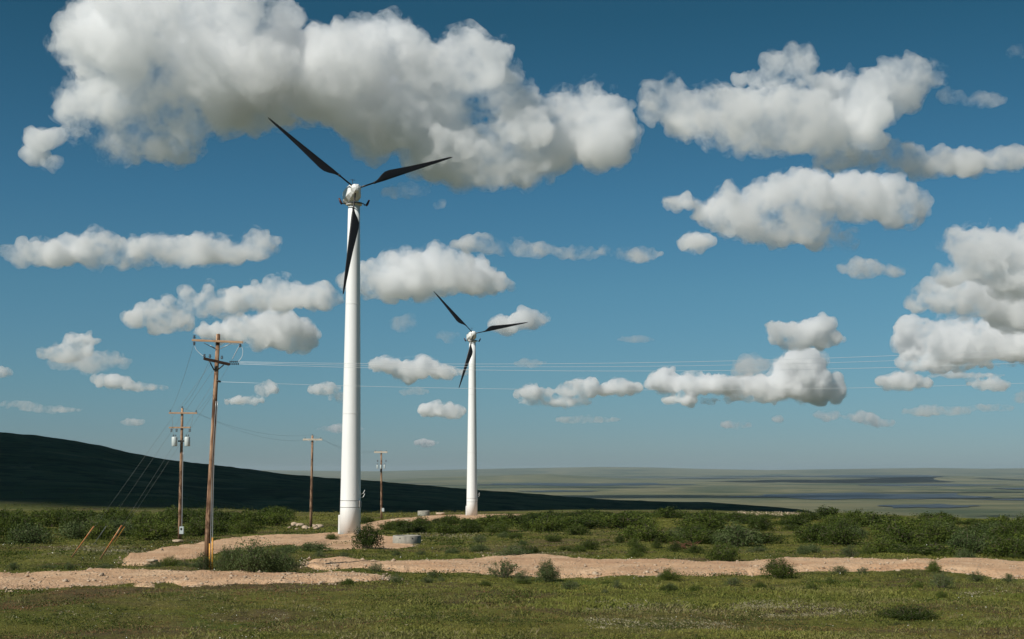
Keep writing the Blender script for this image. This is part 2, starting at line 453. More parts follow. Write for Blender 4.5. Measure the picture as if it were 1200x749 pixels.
def blades(name, n, dmin, dmax, pw, seed, hfun, per=7, mat='grass', wid=.010, lean=.5, keep=None, dry=None):
    x, y, r = scatter(n, dmin, dmax, pw, seed)
    ok, px, py, z = mask(x, y)
    if keep is not None: ok &= keep(x, y, px, py, r)
    x, y, z, px, py = (a[ok] for a in (x, y, z, px, py)); n = len(x)
    hh = hfun(x, y, px, py, r)
    lod = np.clip(np.hypot(x, y) / 42, 1, 6)
    k = per
    X = np.repeat(x, k) + r.randn(n * k) * .13 * np.repeat(lod, k); Y = np.repeat(y, k) + r.randn(n * k) * .13 * np.repeat(lod, k)
    Z = np.repeat(z, k) - .02; hh = np.repeat(hh, k) * (.55 + .9 * r.rand(n * k)); L = np.repeat(lod, k)
    an = r.rand(n * k) * 6.283; le = r.rand(n * k) * lean; w = wid * L * (.6 + .9 * r.rand(n * k))
    dx, dy = np.cos(an), np.sin(an)
    fx = r.rand(n * k) * 6.283; wx, wy = np.cos(fx), np.sin(fx)
    b0 = np.stack([X - wx * w, Y - wy * w, Z], 1); b1 = np.stack([X + wx * w, Y + wy * w, Z], 1)
    m0 = np.stack([X + dx * le * hh * .4 - wx * w * .8, Y + dy * le * hh * .4 - wy * w * .8, Z + hh * .6], 1)
    tp = np.stack([X + dx * le * hh * 1.1, Y + dy * le * hh * 1.1, Z + hh * (1 - .25 * le)], 1)
    V = np.stack([b0, b1, m0, tp], 1).reshape(-1, 3)
    base = np.arange(n * k)[:, None] * 4
    Fc = np.concatenate([base + [0, 1, 2], base + [1, 3, 2]])
    tint = np.repeat(np.clip(.5 + .3 * n2(x, y, 3.5, seed + 3) + .12 * r.randn(n), 0, 1), k * 4)
    dr = np.clip(dry(x, y, px, py, r), 0, 1) if dry else np.zeros(n)
    dr = np.clip(np.repeat(dr, k) * (.3 + r.rand(n * k) * 1.2), 0, 1).repeat(4)
    me = fast_mesh(name, V, Fc, [M[mat]], False, {'tint': tint, 'dry': dr})
    return tag(link(name, me), kind='stuff')

def inr(px, py, x0, x1, y0, y1, s=6.):
    return sstep(x0 - s * 3, x0 + s * 3, px) * (1 - sstep(x1 - s * 3, x1 + s * 3, px)) * sstep(y0 - s / 2, y0 + s / 2, py) * (1 - sstep(y1 - s / 2, y1 + s / 2, py))

def hgrass(x, y, px, py, r):
    t = sstep(-.25, .5, n2(x, y, 6, 91)); u = sstep(.1, .5, n2(x, y, 1.6, 95))
    tall = sstep(675, 690, py) * (1 - sstep(715, 735, py)) * sstep(380, 520, px)
    return .04 + .055 * t + .05 * t * u + .09 * tall * (.3 + .7 * u)
def kgrass(x, y, px, py, r):
    t = n2(x, y, 4, 91); left = 1 - sstep(250, 520, px)
    p = .16 + .95 * sstep(-.3, .25, t) - .4 * left * sstep(684, 700, py)
    p = p * np.where(np.hypot(x, y) > 225, .5, 1)
    return r.rand(len(x)) < p
def dgrass(x, y, px, py, r):
    s = sstep(-.05, .4, n2(x, y, 5, 171)); return .14 + .6 * s + .14 * (1 - sstep(350, 700, px)) * sstep(685, 705, py)
blades('grass', 120000, 30, 250, .15, 201, hgrass, 7, 'grass', keep=kgrass, dry=dgrass, lean=.8, wid=.0085)
blades('tall_dry_grass', 5000, 34, 130, .3, 207, lambda x, y, px, py, r: .08 + .10 * r.rand(len(x)), 9, 'grass', wid=.0045, lean=.7,
       keep=lambda x, y, px, py, r: n2(x, y, 3, 301) > .1, dry=lambda x, y, px, py, r: .6 + 0 * x)

def leaves_patch(name, n, dmin, dmax, pw, seed, mat, size, hmax, per=9, spread=.16, keep=None, dry=None, flat=.5, extra=None):
    x, y, r = scatter(n, dmin, dmax, pw, seed)
    kp = keep(x, y, *proj(np.stack([x, y, height(x, y)], 1)), r) if keep is not None else np.ones(len(x), bool)
    if extra is not None:
        kp = np.concatenate([kp, n2(extra[0], extra[1], 1.6, 517) > -.12]); x = np.concatenate([x, extra[0]]); y = np.concatenate([y, extra[1]])
    ok, px, py, z = mask(x, y); ok &= kp
    x, y, z, px, py = (a[ok] for a in (x, y, z, px, py)); n = len(x); k = per
    lod = np.repeat(np.clip(np.hypot(x, y) / 42, 1, 5), k)
    ox, oy = r.randn(n * k) * spread * lod, r.randn(n * k) * spread * lod
    dome = np.clip(1 - (ox ** 2 + oy ** 2) / (2.2 * spread * lod) ** 2, .05, 1)
    hz = np.repeat(hmax * (.3 + r.rand(n)), k) * dome * (.35 + .65 * r.rand(n * k))
    C0 = np.stack([np.repeat(x, k) + ox, np.repeat(y, k) + oy, np.repeat(z, k) + hz], 1)
    V, Fc = leafquads(C0, size * lod, r, flat)
    tint = np.repeat(np.clip(.5 + .22 * r.randn(n * k) + np.repeat(.25 * n2(x, y, 3, seed), k), 0, 1), 4)
    dr = np.repeat(np.clip(np.repeat(dry(x, y, px, py, r) if dry else 0 * x, k), 0, 1), 4)
    me = fast_mesh(name, V, Fc, [M[mat]], False, {'tint': tint, 'dry': dr})
    return tag(link(name, me), kind='stuff')
def leafquads(C0, s, r, flat=.5, asp=.5):
    n = len(C0); s = np.broadcast_to(s, (n,)) * (.6 + .8 * r.rand(n))
    u = r.randn(n, 3); u[:, 2] *= flat; u /= np.linalg.norm(u, axis=1)[:, None]
    v = r.randn(n, 3); v -= u * (u * v).sum(1)[:, None]; v /= np.linalg.norm(v, axis=1)[:, None]
    a = u * s[:, None] * .5; b = v * s[:, None] * .5 * asp
    V = np.stack([C0 - a, C0 - b, C0 + a, C0 + b], 1).reshape(-1, 3)
    Fc = np.arange(n)[:, None] * 4 + np.array([0, 1, 2, 3]); return V, Fc
leaves_patch('dwarf_heath', 36000, 30, 230, .15, 401, 'heath', .035, .10, 12, .15,
             keep=lambda x, y, px, py, r: r.rand(len(x)) < .35 + .8 * sstep(-.1, .35, -n2(x, y, 4, 91)) ,
             dry=lambda x, y, px, py, r: np.clip(1.1 * sstep(-.12, .2, n2(x, y, 4.5, 405)) * sstep(670, 690, py) * (1 - .45 * sstep(500, 700, px)), 0, 1))
leaves_patch('dwarf_birch_mats', 42000, 31, 170, .3, 451, 'alder', .045, .24, 12, .15,
             keep=lambda x, y, px, py, r: (n2(x, y, 2.2, 457, 3) > .10) & (r.rand(len(x)) < .5 + .5 * (px < 620)))
def klichen(x, y, px, py, r):
    return r.rand(len(x)) < .05 * sstep(.15, .5, n2(x, y, 6, 511)) * sstep(-.25, .35, n2(x, y, 1.8, 515) + .15)
def band_points(bands, seed):
    r = np.random.RandomState(seed); X = []; Y = []
    for x0, x1, y0, y1, n in bands:
        px = x0 + (x1 - x0) * r.rand(n); py = y0 + (y1 - y0) * (.5 + .5 * np.clip(r.randn(n) * .5, -1.3, 1.3)); G = np.array([gp(a, b) for a, b in zip(px, py)])
        X.append(G[:, 0]); Y.append(G[:, 1])
    return np.concatenate(X), np.concatenate(Y)
LICHEN = band_points([(685, 905, 703, 716, 1500), (900, 1015, 708, 722, 500), (60, 165, 641, 652, 420), (855, 945, 599, 606, 200), (480, 560, 622, 633, 160), (690, 860, 727, 741, 350), (40, 520, 700, 745, 260), (1120, 1180, 690, 698, 60), (560, 680, 648, 652, 120)], 519)
leaves_patch('pale_lichen', 9000, 32, 300, .3, 501, 'lichen', .05, .08, 9, .18, keep=klichen, flat=.3, extra=LICHEN)
# low leafy ground cover that starts in front of the hill
leaves_patch('hill_foot_scrub', 9000, 190, 470, .8, 601, 'heath', .05, .5, 12, .25,
             keep=lambda x, y, px, py, r: (px < 560) & (r.rand(len(x)) < sstep(-.3, .3, n2(x, y, 14, 611))))

def gravel_stones():
    r = np.random.RandomState(71); Cs = []; S = []
    for k, (V, pr) in ROADV.items():
        nn = {'front_track': 3600, 'middle_track': 5200, 'far_track': 1800, 'turbine_apron': 600, 'dirt_patch': 40}[k]
        wgt = np.where((pr > .02) & (pr < .8), 6., .7) * (pr > 0); wgt = wgt / wgt.sum()
        i = r.choice(len(V), nn, p=wgt); P = V[i] + np.stack([r.randn(nn) * .25, r.randn(nn) * .25, np.full(nn, .015)], 1)
        Cs.append(P); S.append(np.exp(r.randn(nn) * .6) * .021)
    # stones strewn on the far pale ridge
    px = 862 + r.rand(260) * 76; py = 599.5 + r.rand(260) * 5
    G = np.array([gp(a, b) for a, b in zip(px, py)]); Cs.append(np.stack([G[:, 0], G[:, 1], height(G[:, 0], G[:, 1]) + .05], 1)); S.append(np.exp(r.randn(260) * .5) * .085)
    Cc = np.concatenate(Cs); S = np.concatenate(S); n = len(Cc)
    bm = bmesh.new(); bmesh.ops.create_icosphere(bm, subdivisions=1, radius=1); iv = np.array([v.co[:] for v in bm.verts]); fi = np.array([[v.index for v in f.verts] for f in bm.faces]); bm.free()
    A = r.rand(n) * 6.28; ca, sa = np.cos(A), np.sin(A)
    sc = S[:, None] * (.6 + .8 * r.rand(n, 3)) * [1.2, 1, .7]
    P = iv[None] * sc[:, None, :] * (1 + .25 * r.randn(n, len(iv), 1))
    X = P[..., 0] * ca[:, None] - P[..., 1] * sa[:, None]; Y = P[..., 0] * sa[:, None] + P[..., 1] * ca[:, None]
    V = (np.stack([X, Y, P[..., 2]], 2) + Cc[:, None, :]).reshape(-1, 3)
    Fc = (np.arange(n)[:, None, None] * len(iv) + fi[None]).reshape(-1, 3)
    tag(link('gravel_stones', fast_mesh('gravel_stones', V, Fc, [M['stone']])), kind='stuff')
gravel_stones()
def flowers():
    x, y, r = scatter(1200, 33, 110, .3, 811); ok, px, py, z = mask(x, y); ok &= n2(x, y, 5, 815) > .1
    x, y, z = x[ok], y[ok], z[ok]; C0 = np.stack([x, y, z + .13 + .1 * r.rand(len(x))], 1)
    V, Fc = leafquads(C0, .024 * np.clip(y / 42, 1, 2.5), r, .6, .9)
    tag(link('wildflowers', fast_mesh('wildflowers', V, Fc, [M['petal']])), kind='stuff')
flowers()

# ------------------------------------------------------------------ shrubs
def shrub_mesh(seed, nst, nleaf, lsize, low=False, clump=.16, stemh=1.0):
    """unit shrub: about 1 high and 1 in half width"""
    r = np.random.RandomState(seed); mb = MB(); tips = []
    for k in range(nst):
        a = r.rand() * 6.283; out = (r.rand() ** .6) * (1.0 if not low else 1.1); h = (1 - .45 * out ** 1.6) * (.7 + .4 * r.rand()) * stemh
        b = np.array([math.cos(a) * .12, math.sin(a) * .12, -.05]); e = np.array([math.cos(a) * out * .86, math.sin(a) * out * .86, h * .9])
        c = (b + e) / 2 + np.array([math.cos(a) * .08, math.sin(a) * .08, .12]) + r.randn(3) * .04
        pts = [(1 - t) ** 2 * b + 2 * t * (1 - t) * c + t * t * e for t in (0, .3, .6, 1)]
        mb.tube(pts, [.016, .012, .008, .003], 4, cap=False)
        for t in (.3, .45, .6, .75, .88, 1):
            p = (1 - t) ** 2 * b + 2 * t * (1 - t) * c + t * t * e
            tips.append((p, clump * (.65 if t < .5 else 1)))
            if r.rand() < .8:
                q = p + r.randn(3) * [.2, .2, .13] * .8; q[2] = max(q[2], .06); tips.append((q, clump * .8))
                mb.tube([p, (p + q) / 2 + [0, 0, .02], q], [.006, .004, .002], 3, cap=False)
    P = np.array([t[0] for t in tips]); S = np.array([t[1] for t in tips])
    i = r.randint(len(P), size=nleaf)
    Cc = P[i] + r.randn(nleaf, 3) * S[i][:, None] * [.55, .55, .5]
    sk = r.rand(nleaf) < .2                                          # leaves down to the ground round the outside
    aa = r.rand(nleaf) * 6.283; rad = .55 + .4 * r.rand(nleaf)
    Cc[sk] = np.stack([np.cos(aa) * rad, np.sin(aa) * rad, r.rand(nleaf) * .45], 1)[sk]
    Cc[:, 2] = np.abs(Cc[:, 2]) + .01
    V, Fc = leafquads(Cc, lsize, r, .9, .55)
    tint = np.clip(.42 + .2 * r.randn(nleaf) + .25 * (vnoise(Cc * 4, seed)), 0, 1).repeat(4)
    fm = fast_mesh('foliage', V, Fc, [M['willow']], False, {'tint': tint})
    sm = bpy.data.meshes.new('stems'); sm.from_pydata(mb.V, [], mb.F); sm.materials.append(M['twig'])
    return fm, sm
NEAR = [shrub_mesh(100 + i, 34, 9000, .050) for i in range(4)]
MID = [shrub_mesh(150 + i, 30, 5200, .066) for i in range(5)]
FAR = [shrub_mesh(200 + i, 24, 2800, .088) for i in range(5)]
LOOSE = [shrub_mesh(250 + i, 26, 3200, .06, clump=.11, stemh=1.15) for i in range(3)]
def recolour(sets, mat):
    out = []
    for fm, sm in sets:
        f2 = fm.copy(); f2.materials.clear(); f2.materials.append(M[mat]); out.append((f2, sm))
    return out
NEAR_D, MID_D, FAR_D = recolour(NEAR, 'alder'), recolour(MID, 'alder'), recolour(FAR, 'alder')
LOOSE_L = recolour(LOOSE, 'willow_light'); MID_L = recolour(MID, 'willow_light')

def shrub(pair, x, y, r, h, label, group=None, name='willow_shrub', cat='shrub', sink=.0):
    root = empty(name, (x, y, H(x, y) - .03 - sink), RNG.uniform(0, 6.28))
    rx = r * RNG.uniform(.9, 1.1); s = (rx, r * r / rx, h)
    tag(root, label, cat, group)
    root.scale = s
    for nm, me in (('foliage', pair[0]), ('stems', pair[1])): link(nm, me, root)
    return root

# shrubs one can point to: base px, base py, width px, height px, kind, label
SINGLE = [
 (429, 645, 42, 34, 'MD', 'dense dark green bush at the foot of the nearer turbine tower'),
 (290, 674, 64, 44, 'NL', 'tall leafy willow clump just right of the yellow guards of the leaning pole'),
 (325, 673, 50, 32, 'NL', 'lower right-hand willow in the clump beside the leaning pole'),
 (262, 673, 34, 34, 'NL', 'slim willow squeezed between the leaning pole and the big willow clump'),
 (236, 669, 20, 22, 'LO', 'dry brownish weed tuft hugging the left side of the leaning pole base'),
 (197, 664, 32, 14, 'N', 'small round willow where the front and far gravel tracks fork at left'),
 (590, 676, 44, 22, 'LO', 'loose spiky willow on the near bank where the middle track is widest'),
 (642, 682, 34, 28, 'NL', 'tall thin willow on the track bank, right of the loose spiky one'),
 (613, 680, 26, 14, 'LO', 'low sprig between the two willows on the near bank of the middle track'),
 (690, 645, 30, 14, 'MD', 'small round dark bush alone in the grass behind the middle track'),
 (850, 660, 44, 28, 'MD', 'rounded dark bush rising just behind the track right of centre'),
 (916, 678, 46, 26, 'ND', 'leafy willow overlapping the gravel at the dip of the middle track'),
 (786, 680, 32, 16, 'N', 'light willow growing on the near edge of the track, right of centre'),
 (785, 692, 26, 10, 'ND', 'tiny dark bush in the grass below the light track-edge willow'),
 (1097, 673, 22, 15, 'N', 'small willow in front of the second rise of the track at right'),
 (1108, 690, 34, 20, 'LO', 'feathery pale willow standing in the grass below the track at right'),
 (1072, 728, 74, 20, 'ND', 'broad low dark bush alone in the right foreground grass'),
 (972, 608, 46, 16, 'FD', 'wide bush breaking the skyline above the right-hand thicket'),
 (745, 652, 24, 9, 'M', 'low bush near the rusty twigs behind the middle track'),
 (985, 674, 26, 11, 'LO', 'straggly low willow in front of the first rise of the track at right'),
 (1012, 673, 20, 9, 'LO', 'smallest straggly willow on the first rise of the track at right'),
 (1150, 680, 26, 14, 'LO', 'thin willow against the gravel near the right edge'),
 (1186, 684, 20, 12, 'LO', 'twiggy low willow rooted in the gravel, furthest right'),
 (362, 648, 50, 13, 'ML', 'low spreading willow left of the turbine apron'),
 (333, 650, 26, 10, 'ML', 'small pale willow between the far track and the turbine apron'),
 (480, 625, 40, 14, 'MD', 'dark bush behind the large concrete ring'),
 (520, 627, 44, 15, 'M', 'green bush right of the large concrete ring'),
 (549, 625, 34, 16, 'MD', 'dark bush below the base of the farther turbine'),
 (455, 622, 26, 12, 'MD', 'dark bush between the nearer turbine and the large concrete ring'),
 (440, 672, 26, 11, 'LO', 'small spiky willow on the left end of the middle track'),
 (508, 676, 22, 9, 'LO', 'low weed on the near bank of the middle track, left of the loose spiky willow'),
 (602, 652, 52, 14, 'LO', 'pale loose willow in the grass behind the widest part of the middle track'),
 (388, 634, 18, 9, 'M', 'small bush pressed to the left side of the nearer turbine base'),
 (176, 664, 20, 7, 'LO', 'short weed tuft at the left end of the far track'),
]
KINDS_ = {'N': NEAR, 'ND': NEAR_D, 'NL': recolour(NEAR, 'willow_light'), 'M': MID, 'MD': MID_D, 'ML': MID_L, 'F': FAR, 'FD': FAR_D, 'LO': LOOSE_L}
SPOTS = []
for (px, py, w, h, k, lab) in SINGLE:
    x, y = gp(px, py); m_ = y / F
    x, y = gp(px, py - .0); y += w * m_ * .4
    shrub(RNG.choice(KINDS_[k]), x, y, w * m_ * .5, h * m_ * .95, lab, None, 'weed_tuft' if k == 'LO' and 'willow' not in lab else 'willow_shrub')
    SPOTS.append((x, y))

def thicket(n, xr, base, group, label, hr, seed, kinds, name='willow_shrub', rr=(1.0, 1.9), mind=1.2, gap=None):
    r = random.Random(seed); pl = []; tries = 0
    while len(pl) < n and tries < n * 60:
        tries += 1
        px = r.uniform(*xr); u = np.interp(px, [b[0] for b in base], [b[1] for b in base]); l = np.interp(px, [b[0] for b in base], [b[2] for b in base])
        d0, d1 = gp(px, l)[1], gp(px, u)[1]
        d = (d0 ** .35 + r.random() * (d1 ** .35 - d0 ** .35)) ** (1 / .35); x = (px - 600) / F * d
        if on_road(*[np.array([q]) for q in proj(np.array([[x, d, H(x, d)]]))][0:2])[0]: continue
        if gap and gap(px, x, d, r): continue
        if any((x - a) ** 2 + (d - b) ** 2 < mind ** 2 for a, b in pl): continue
        pl.append((x, d))
    for i, (x, d) in enumerate(pl):
        sets = r.choice(kinds)
        if d > 150: sets = {'M': 'F', 'MD': 'FD', 'ML': 'FD'}.get(sets, sets)
        s = shrub(r.choice(KINDS_[sets]), x, d, r.uniform(*rr) * (1 + .25 * (d > 150)), r.uniform(*hr), label, group, name)
    return pl
thicket(76, (-30, 340), [(-60, 612, 639), (60, 611, 639), (150, 610, 637), (215, 608, 631), (300, 604, 626), (335, 604, 618)], 'willows massed left below the dark hill',
        'green willow in the thicket between the dark hill and the far track at left', (1.4, 2.3), 5, ['M', 'MD', 'M', 'ML'], rr=(1.2, 2.2),
        gap=lambda px, x, d, r: r.random() < .0)
thicket(95, (560, 1230), [(560, 609, 622), (600, 608, 624), (660, 607, 627), (740, 606, 634), (800, 606, 640), (900, 608, 645), (960, 609, 640), (1000, 611, 646), (1100, 613, 652), (1260, 619, 658)],
        'willows massed right behind the middle track', 'green willow in the thicket behind the middle track at right', (.8, 2.0), 6, ['M', 'MD', 'MD', 'M', 'ML'], rr=(1.2, 2.8), mind=2.2,
        gap=lambda px, x, d, r: n2(x, d, 16, 31)[0] < -.15)
thicket(42, (620, 1230), [(620, 603, 606), (800, 603.5, 608), (1000, 608, 612), (1100, 611, 616), (1260, 617, 622)],
        'low willows along the rim of the plateau', 'low dark willow along the plateau rim against the far plain', (.5, .95), 8, ['FD', 'F'], rr=(1.5, 3.0), mind=2.0)
thicket(18, (430, 600), [(430, 611, 616), (500, 613, 624), (560, 610, 626), (600, 609, 626)], 'willows between the two turbines',
        'willow in the patch of bushes between the two turbines', (.7, 1.3), 9, ['MD', 'M'], rr=(.9, 1.7), mind=1.4)
thicket(30, (560, 1220), [(560, 628, 650), (800, 640, 652), (1000, 648, 654), (1250, 655, 660)], 'scattered small willows in the grass behind the middle track',
        'small low willow dotted in the grass between thicket and middle track', (.3, .75), 10, ['M', 'ML', 'MD', 'LO'], rr=(.4, .9), mind=3)
thicket(22, (380, 1230), [(380, 678, 684), (620, 682, 694), (900, 679, 695), (1230, 684, 700)], 'small weeds along the near side of the tracks',
        'short weedy willow sprig in the grass below the middle track', (.18, .42), 12, ['LO', 'N'], rr=(.18, .45), mind=1.5, name='weed_sprig')
thicket(16, (-20, 560), [(-20, 664, 668), (150, 664, 668), (230, 664, 668), (380, 652, 655), (560, 650, 653)], 'low weeds along the far side of the tracks at left',
        'low weedy willow along the far edge of the tracks at left', (.2, .5), 13, ['LO', 'ML'], rr=(.3, .7), mind=1.5, name='weed_sprig')
# rusty dead twigs
x, y = gp(797 + 8, 644); t = empty('dead_shrub', (x, y, H(x, y)))
tag(t, 'rust coloured dead branches lying in the grass in front of the right thicket', 'dead shrub')
mb = MB(); r_ = random.Random(3)
for k in range(26):
    a = r_.uniform(-.5, .5) + (math.pi if r_.random() < .5 else 0); L = r_.uniform(.25, .8)
    p = Vector((r_.uniform(-.6, .6), r_.uniform(-.3, .3), .03)); q = p + Vector((math.cos(a) * L, math.sin(a) * L * .6, r_.uniform(.15, .6)))
    mb.tube([p, (p + q) / 2 + Vector((0, 0, .12)), q], [.022, .016, .006], 5)
mb.build('branches', simple('rusty_twig', (.17, .07, .04), .9), t)

# ------------------------------------------------------------------ boulders
def boulder_mesh(seed):
    bm = bmesh.new(); bmesh.ops.create_icosphere(bm, subdivisions=3, radius=1); V = np.array([v.co[:] for v in bm.verts])
    V = V * (1 + .28 * vnoise(V * 1.3, seed)[:, None] + .1 * vnoise(V * 3.5, seed + 1)[:, None]); V[:, 2] *= .7
    r = np.random.RandomState(seed)
    for k in range(7):
        n = r.randn(3); n /= np.linalg.norm(n); dd = V @ n; V = V - np.clip(dd - .72, 0, 9)[:, None] * n
    Fc = [[v.index for v in f.verts] for f in bm.faces]; bm.free()
    return fast_mesh('boulder', V, Fc, [M['stone']])
BM_ = [boulder_mesh(i) for i in range(5)]
for i in range(22):
    px = RNG.uniform(336, 376) if i else 356; py = RNG.uniform(615.5, 620.5); x, y = gp(px, py); s = RNG.uniform(.15, .42)
    o = link('boulder', BM_[i % 5]); o.location = (x, y, H(x, y) + s * .25); o.rotation_euler = (RNG.uniform(-.3, .3), 0, RNG.uniform(0, 6)); o.scale = (s * 1.3, s, s)
    tag(o, 'grey boulder in the heap left of the nearer turbine, by the bare pole', 'boulder', 'boulders heaped left of the nearer turbine')
for px, py, s, lab in ((463, 613, .45, 'grey stone on the far track, left of the other stone by the small ring'), (477, 612.5, .35, 'smaller grey stone on the far track just left of the small concrete ring'),
                       (178, 661, .2, 'flat pinkish rock at the left end of the far track'), (516, 605, .6, 'low boulder right of the small concrete ring'),
                       (208, 638, .26, 'pale slab beside the foot of the transformer pole at left')):
    x, y = gp(px, py); o = link('boulder', RNG.choice(BM_)); o.location = (x, y, H(x, y) + s * .3 + .2); o.scale = (s * 1.7, s, s * .7); tag(o, lab, 'boulder')

# ------------------------------------------------------------------ concrete rings
def ring(px, py, w, h, label):
    x, y = gp(px, py); m_ = y / F; R = w * m_ / 2; hh = h * m_; y += R
    t = empty('concrete_ring', (x, y, H(x, y - R)  + .02)); tag(t, label, 'concrete ring')
    mb = MB(); n = 56; prof = [(R, 0), (R, hh - .03), (R - .03, hh), (R - .17, hh), (R - .2, hh - .03), (R - .2, -.0)]
    V = []; Fc = []
    for k in range(n):
        a = 2 * math.pi * k / n
        for r, z in prof: V.append((r * math.cos(a), r * math.sin(a), z))
    q = len(prof)
    for k in range(n):
        for j in range(q - 1): Fc.append((k * q + j, ((k + 1) % n) * q + j, ((k + 1) % n) * q + j + 1, k * q + j + 1))
    mb.add(V, Fc, True).build('ring_wall', M['concrete'], t)
    for a in (-1.1, -2.0):
        MB().tube([(math.cos(a) * (R - .01), math.sin(a) * (R - .01), hh * .68), (math.cos(a) * (R + .012), math.sin(a) * (R + .012), hh * .68)], .05, 10).build('lifting_hole_shade', M['dark_steel'], t)  # no opening: dark disc with the hole's inner shade as its colour
ring(475.5, 637.3, 33, 9, 'large grey concrete ring lying on the ground right of the nearer turbine')
ring(496, 605, 14, 6, 'small grey concrete ring on the far track, left of the farther turbine')

# ------------------------------------------------------------------ wind turbines
def blade_mesh(L):
    """blade along +Z, chord along X (bulge towards -X), thickness along Y"""
    st = [(0.0, .16, .16, 0), (.10, .15, .15, 0), (.155, .15, .14, 0), (.165, .20, .17, 0), (.20, .34, .19, .06), (.245, .62, .20, .19), (.29, .82, .19, .29), (.34, .84, .165, .31),
          (.45, .70, .13, .25), (.58, .54, .10, .18), (.72, .40, .07, .125), (.85, .28, .05, .08), (.95, .18, .03, .05), (.99, .11, .02, .03), (1.0, .04, .01, .01)]
    n = 20; V = []
    for (t, c, th, off) in st:
        for k in range(n):
            a = 2 * math.pi * k / n
            X = math.cos(a) * c / 2 - off; sharp = .5 + .5 * math.cos(a) if t > .2 else 1
            Y = math.sin(a) * th / 2 * (sharp ** .5 if t > .2 else 1)
            tw = math.radians(12 * max(0, 1 - t * 1.4) if t > .18 else 0)
            V.append((X * math.cos(tw) - Y * math.sin(tw), X * math.sin(tw) + Y * math.cos(tw), t * L))
    Fc = []
    for i in range(len(st) - 1):
        for k in range(n): Fc.append((i * n + k, i * n + (k + 1) % n, (i + 1) * n + (k + 1) % n, (i + 1) * n + k))
    Fc.append(tuple(range(n))[::-1]); Fc.append(tuple((len(st) - 1) * n + k for k in range(n)))
    return MB().add(V, Fc, True)

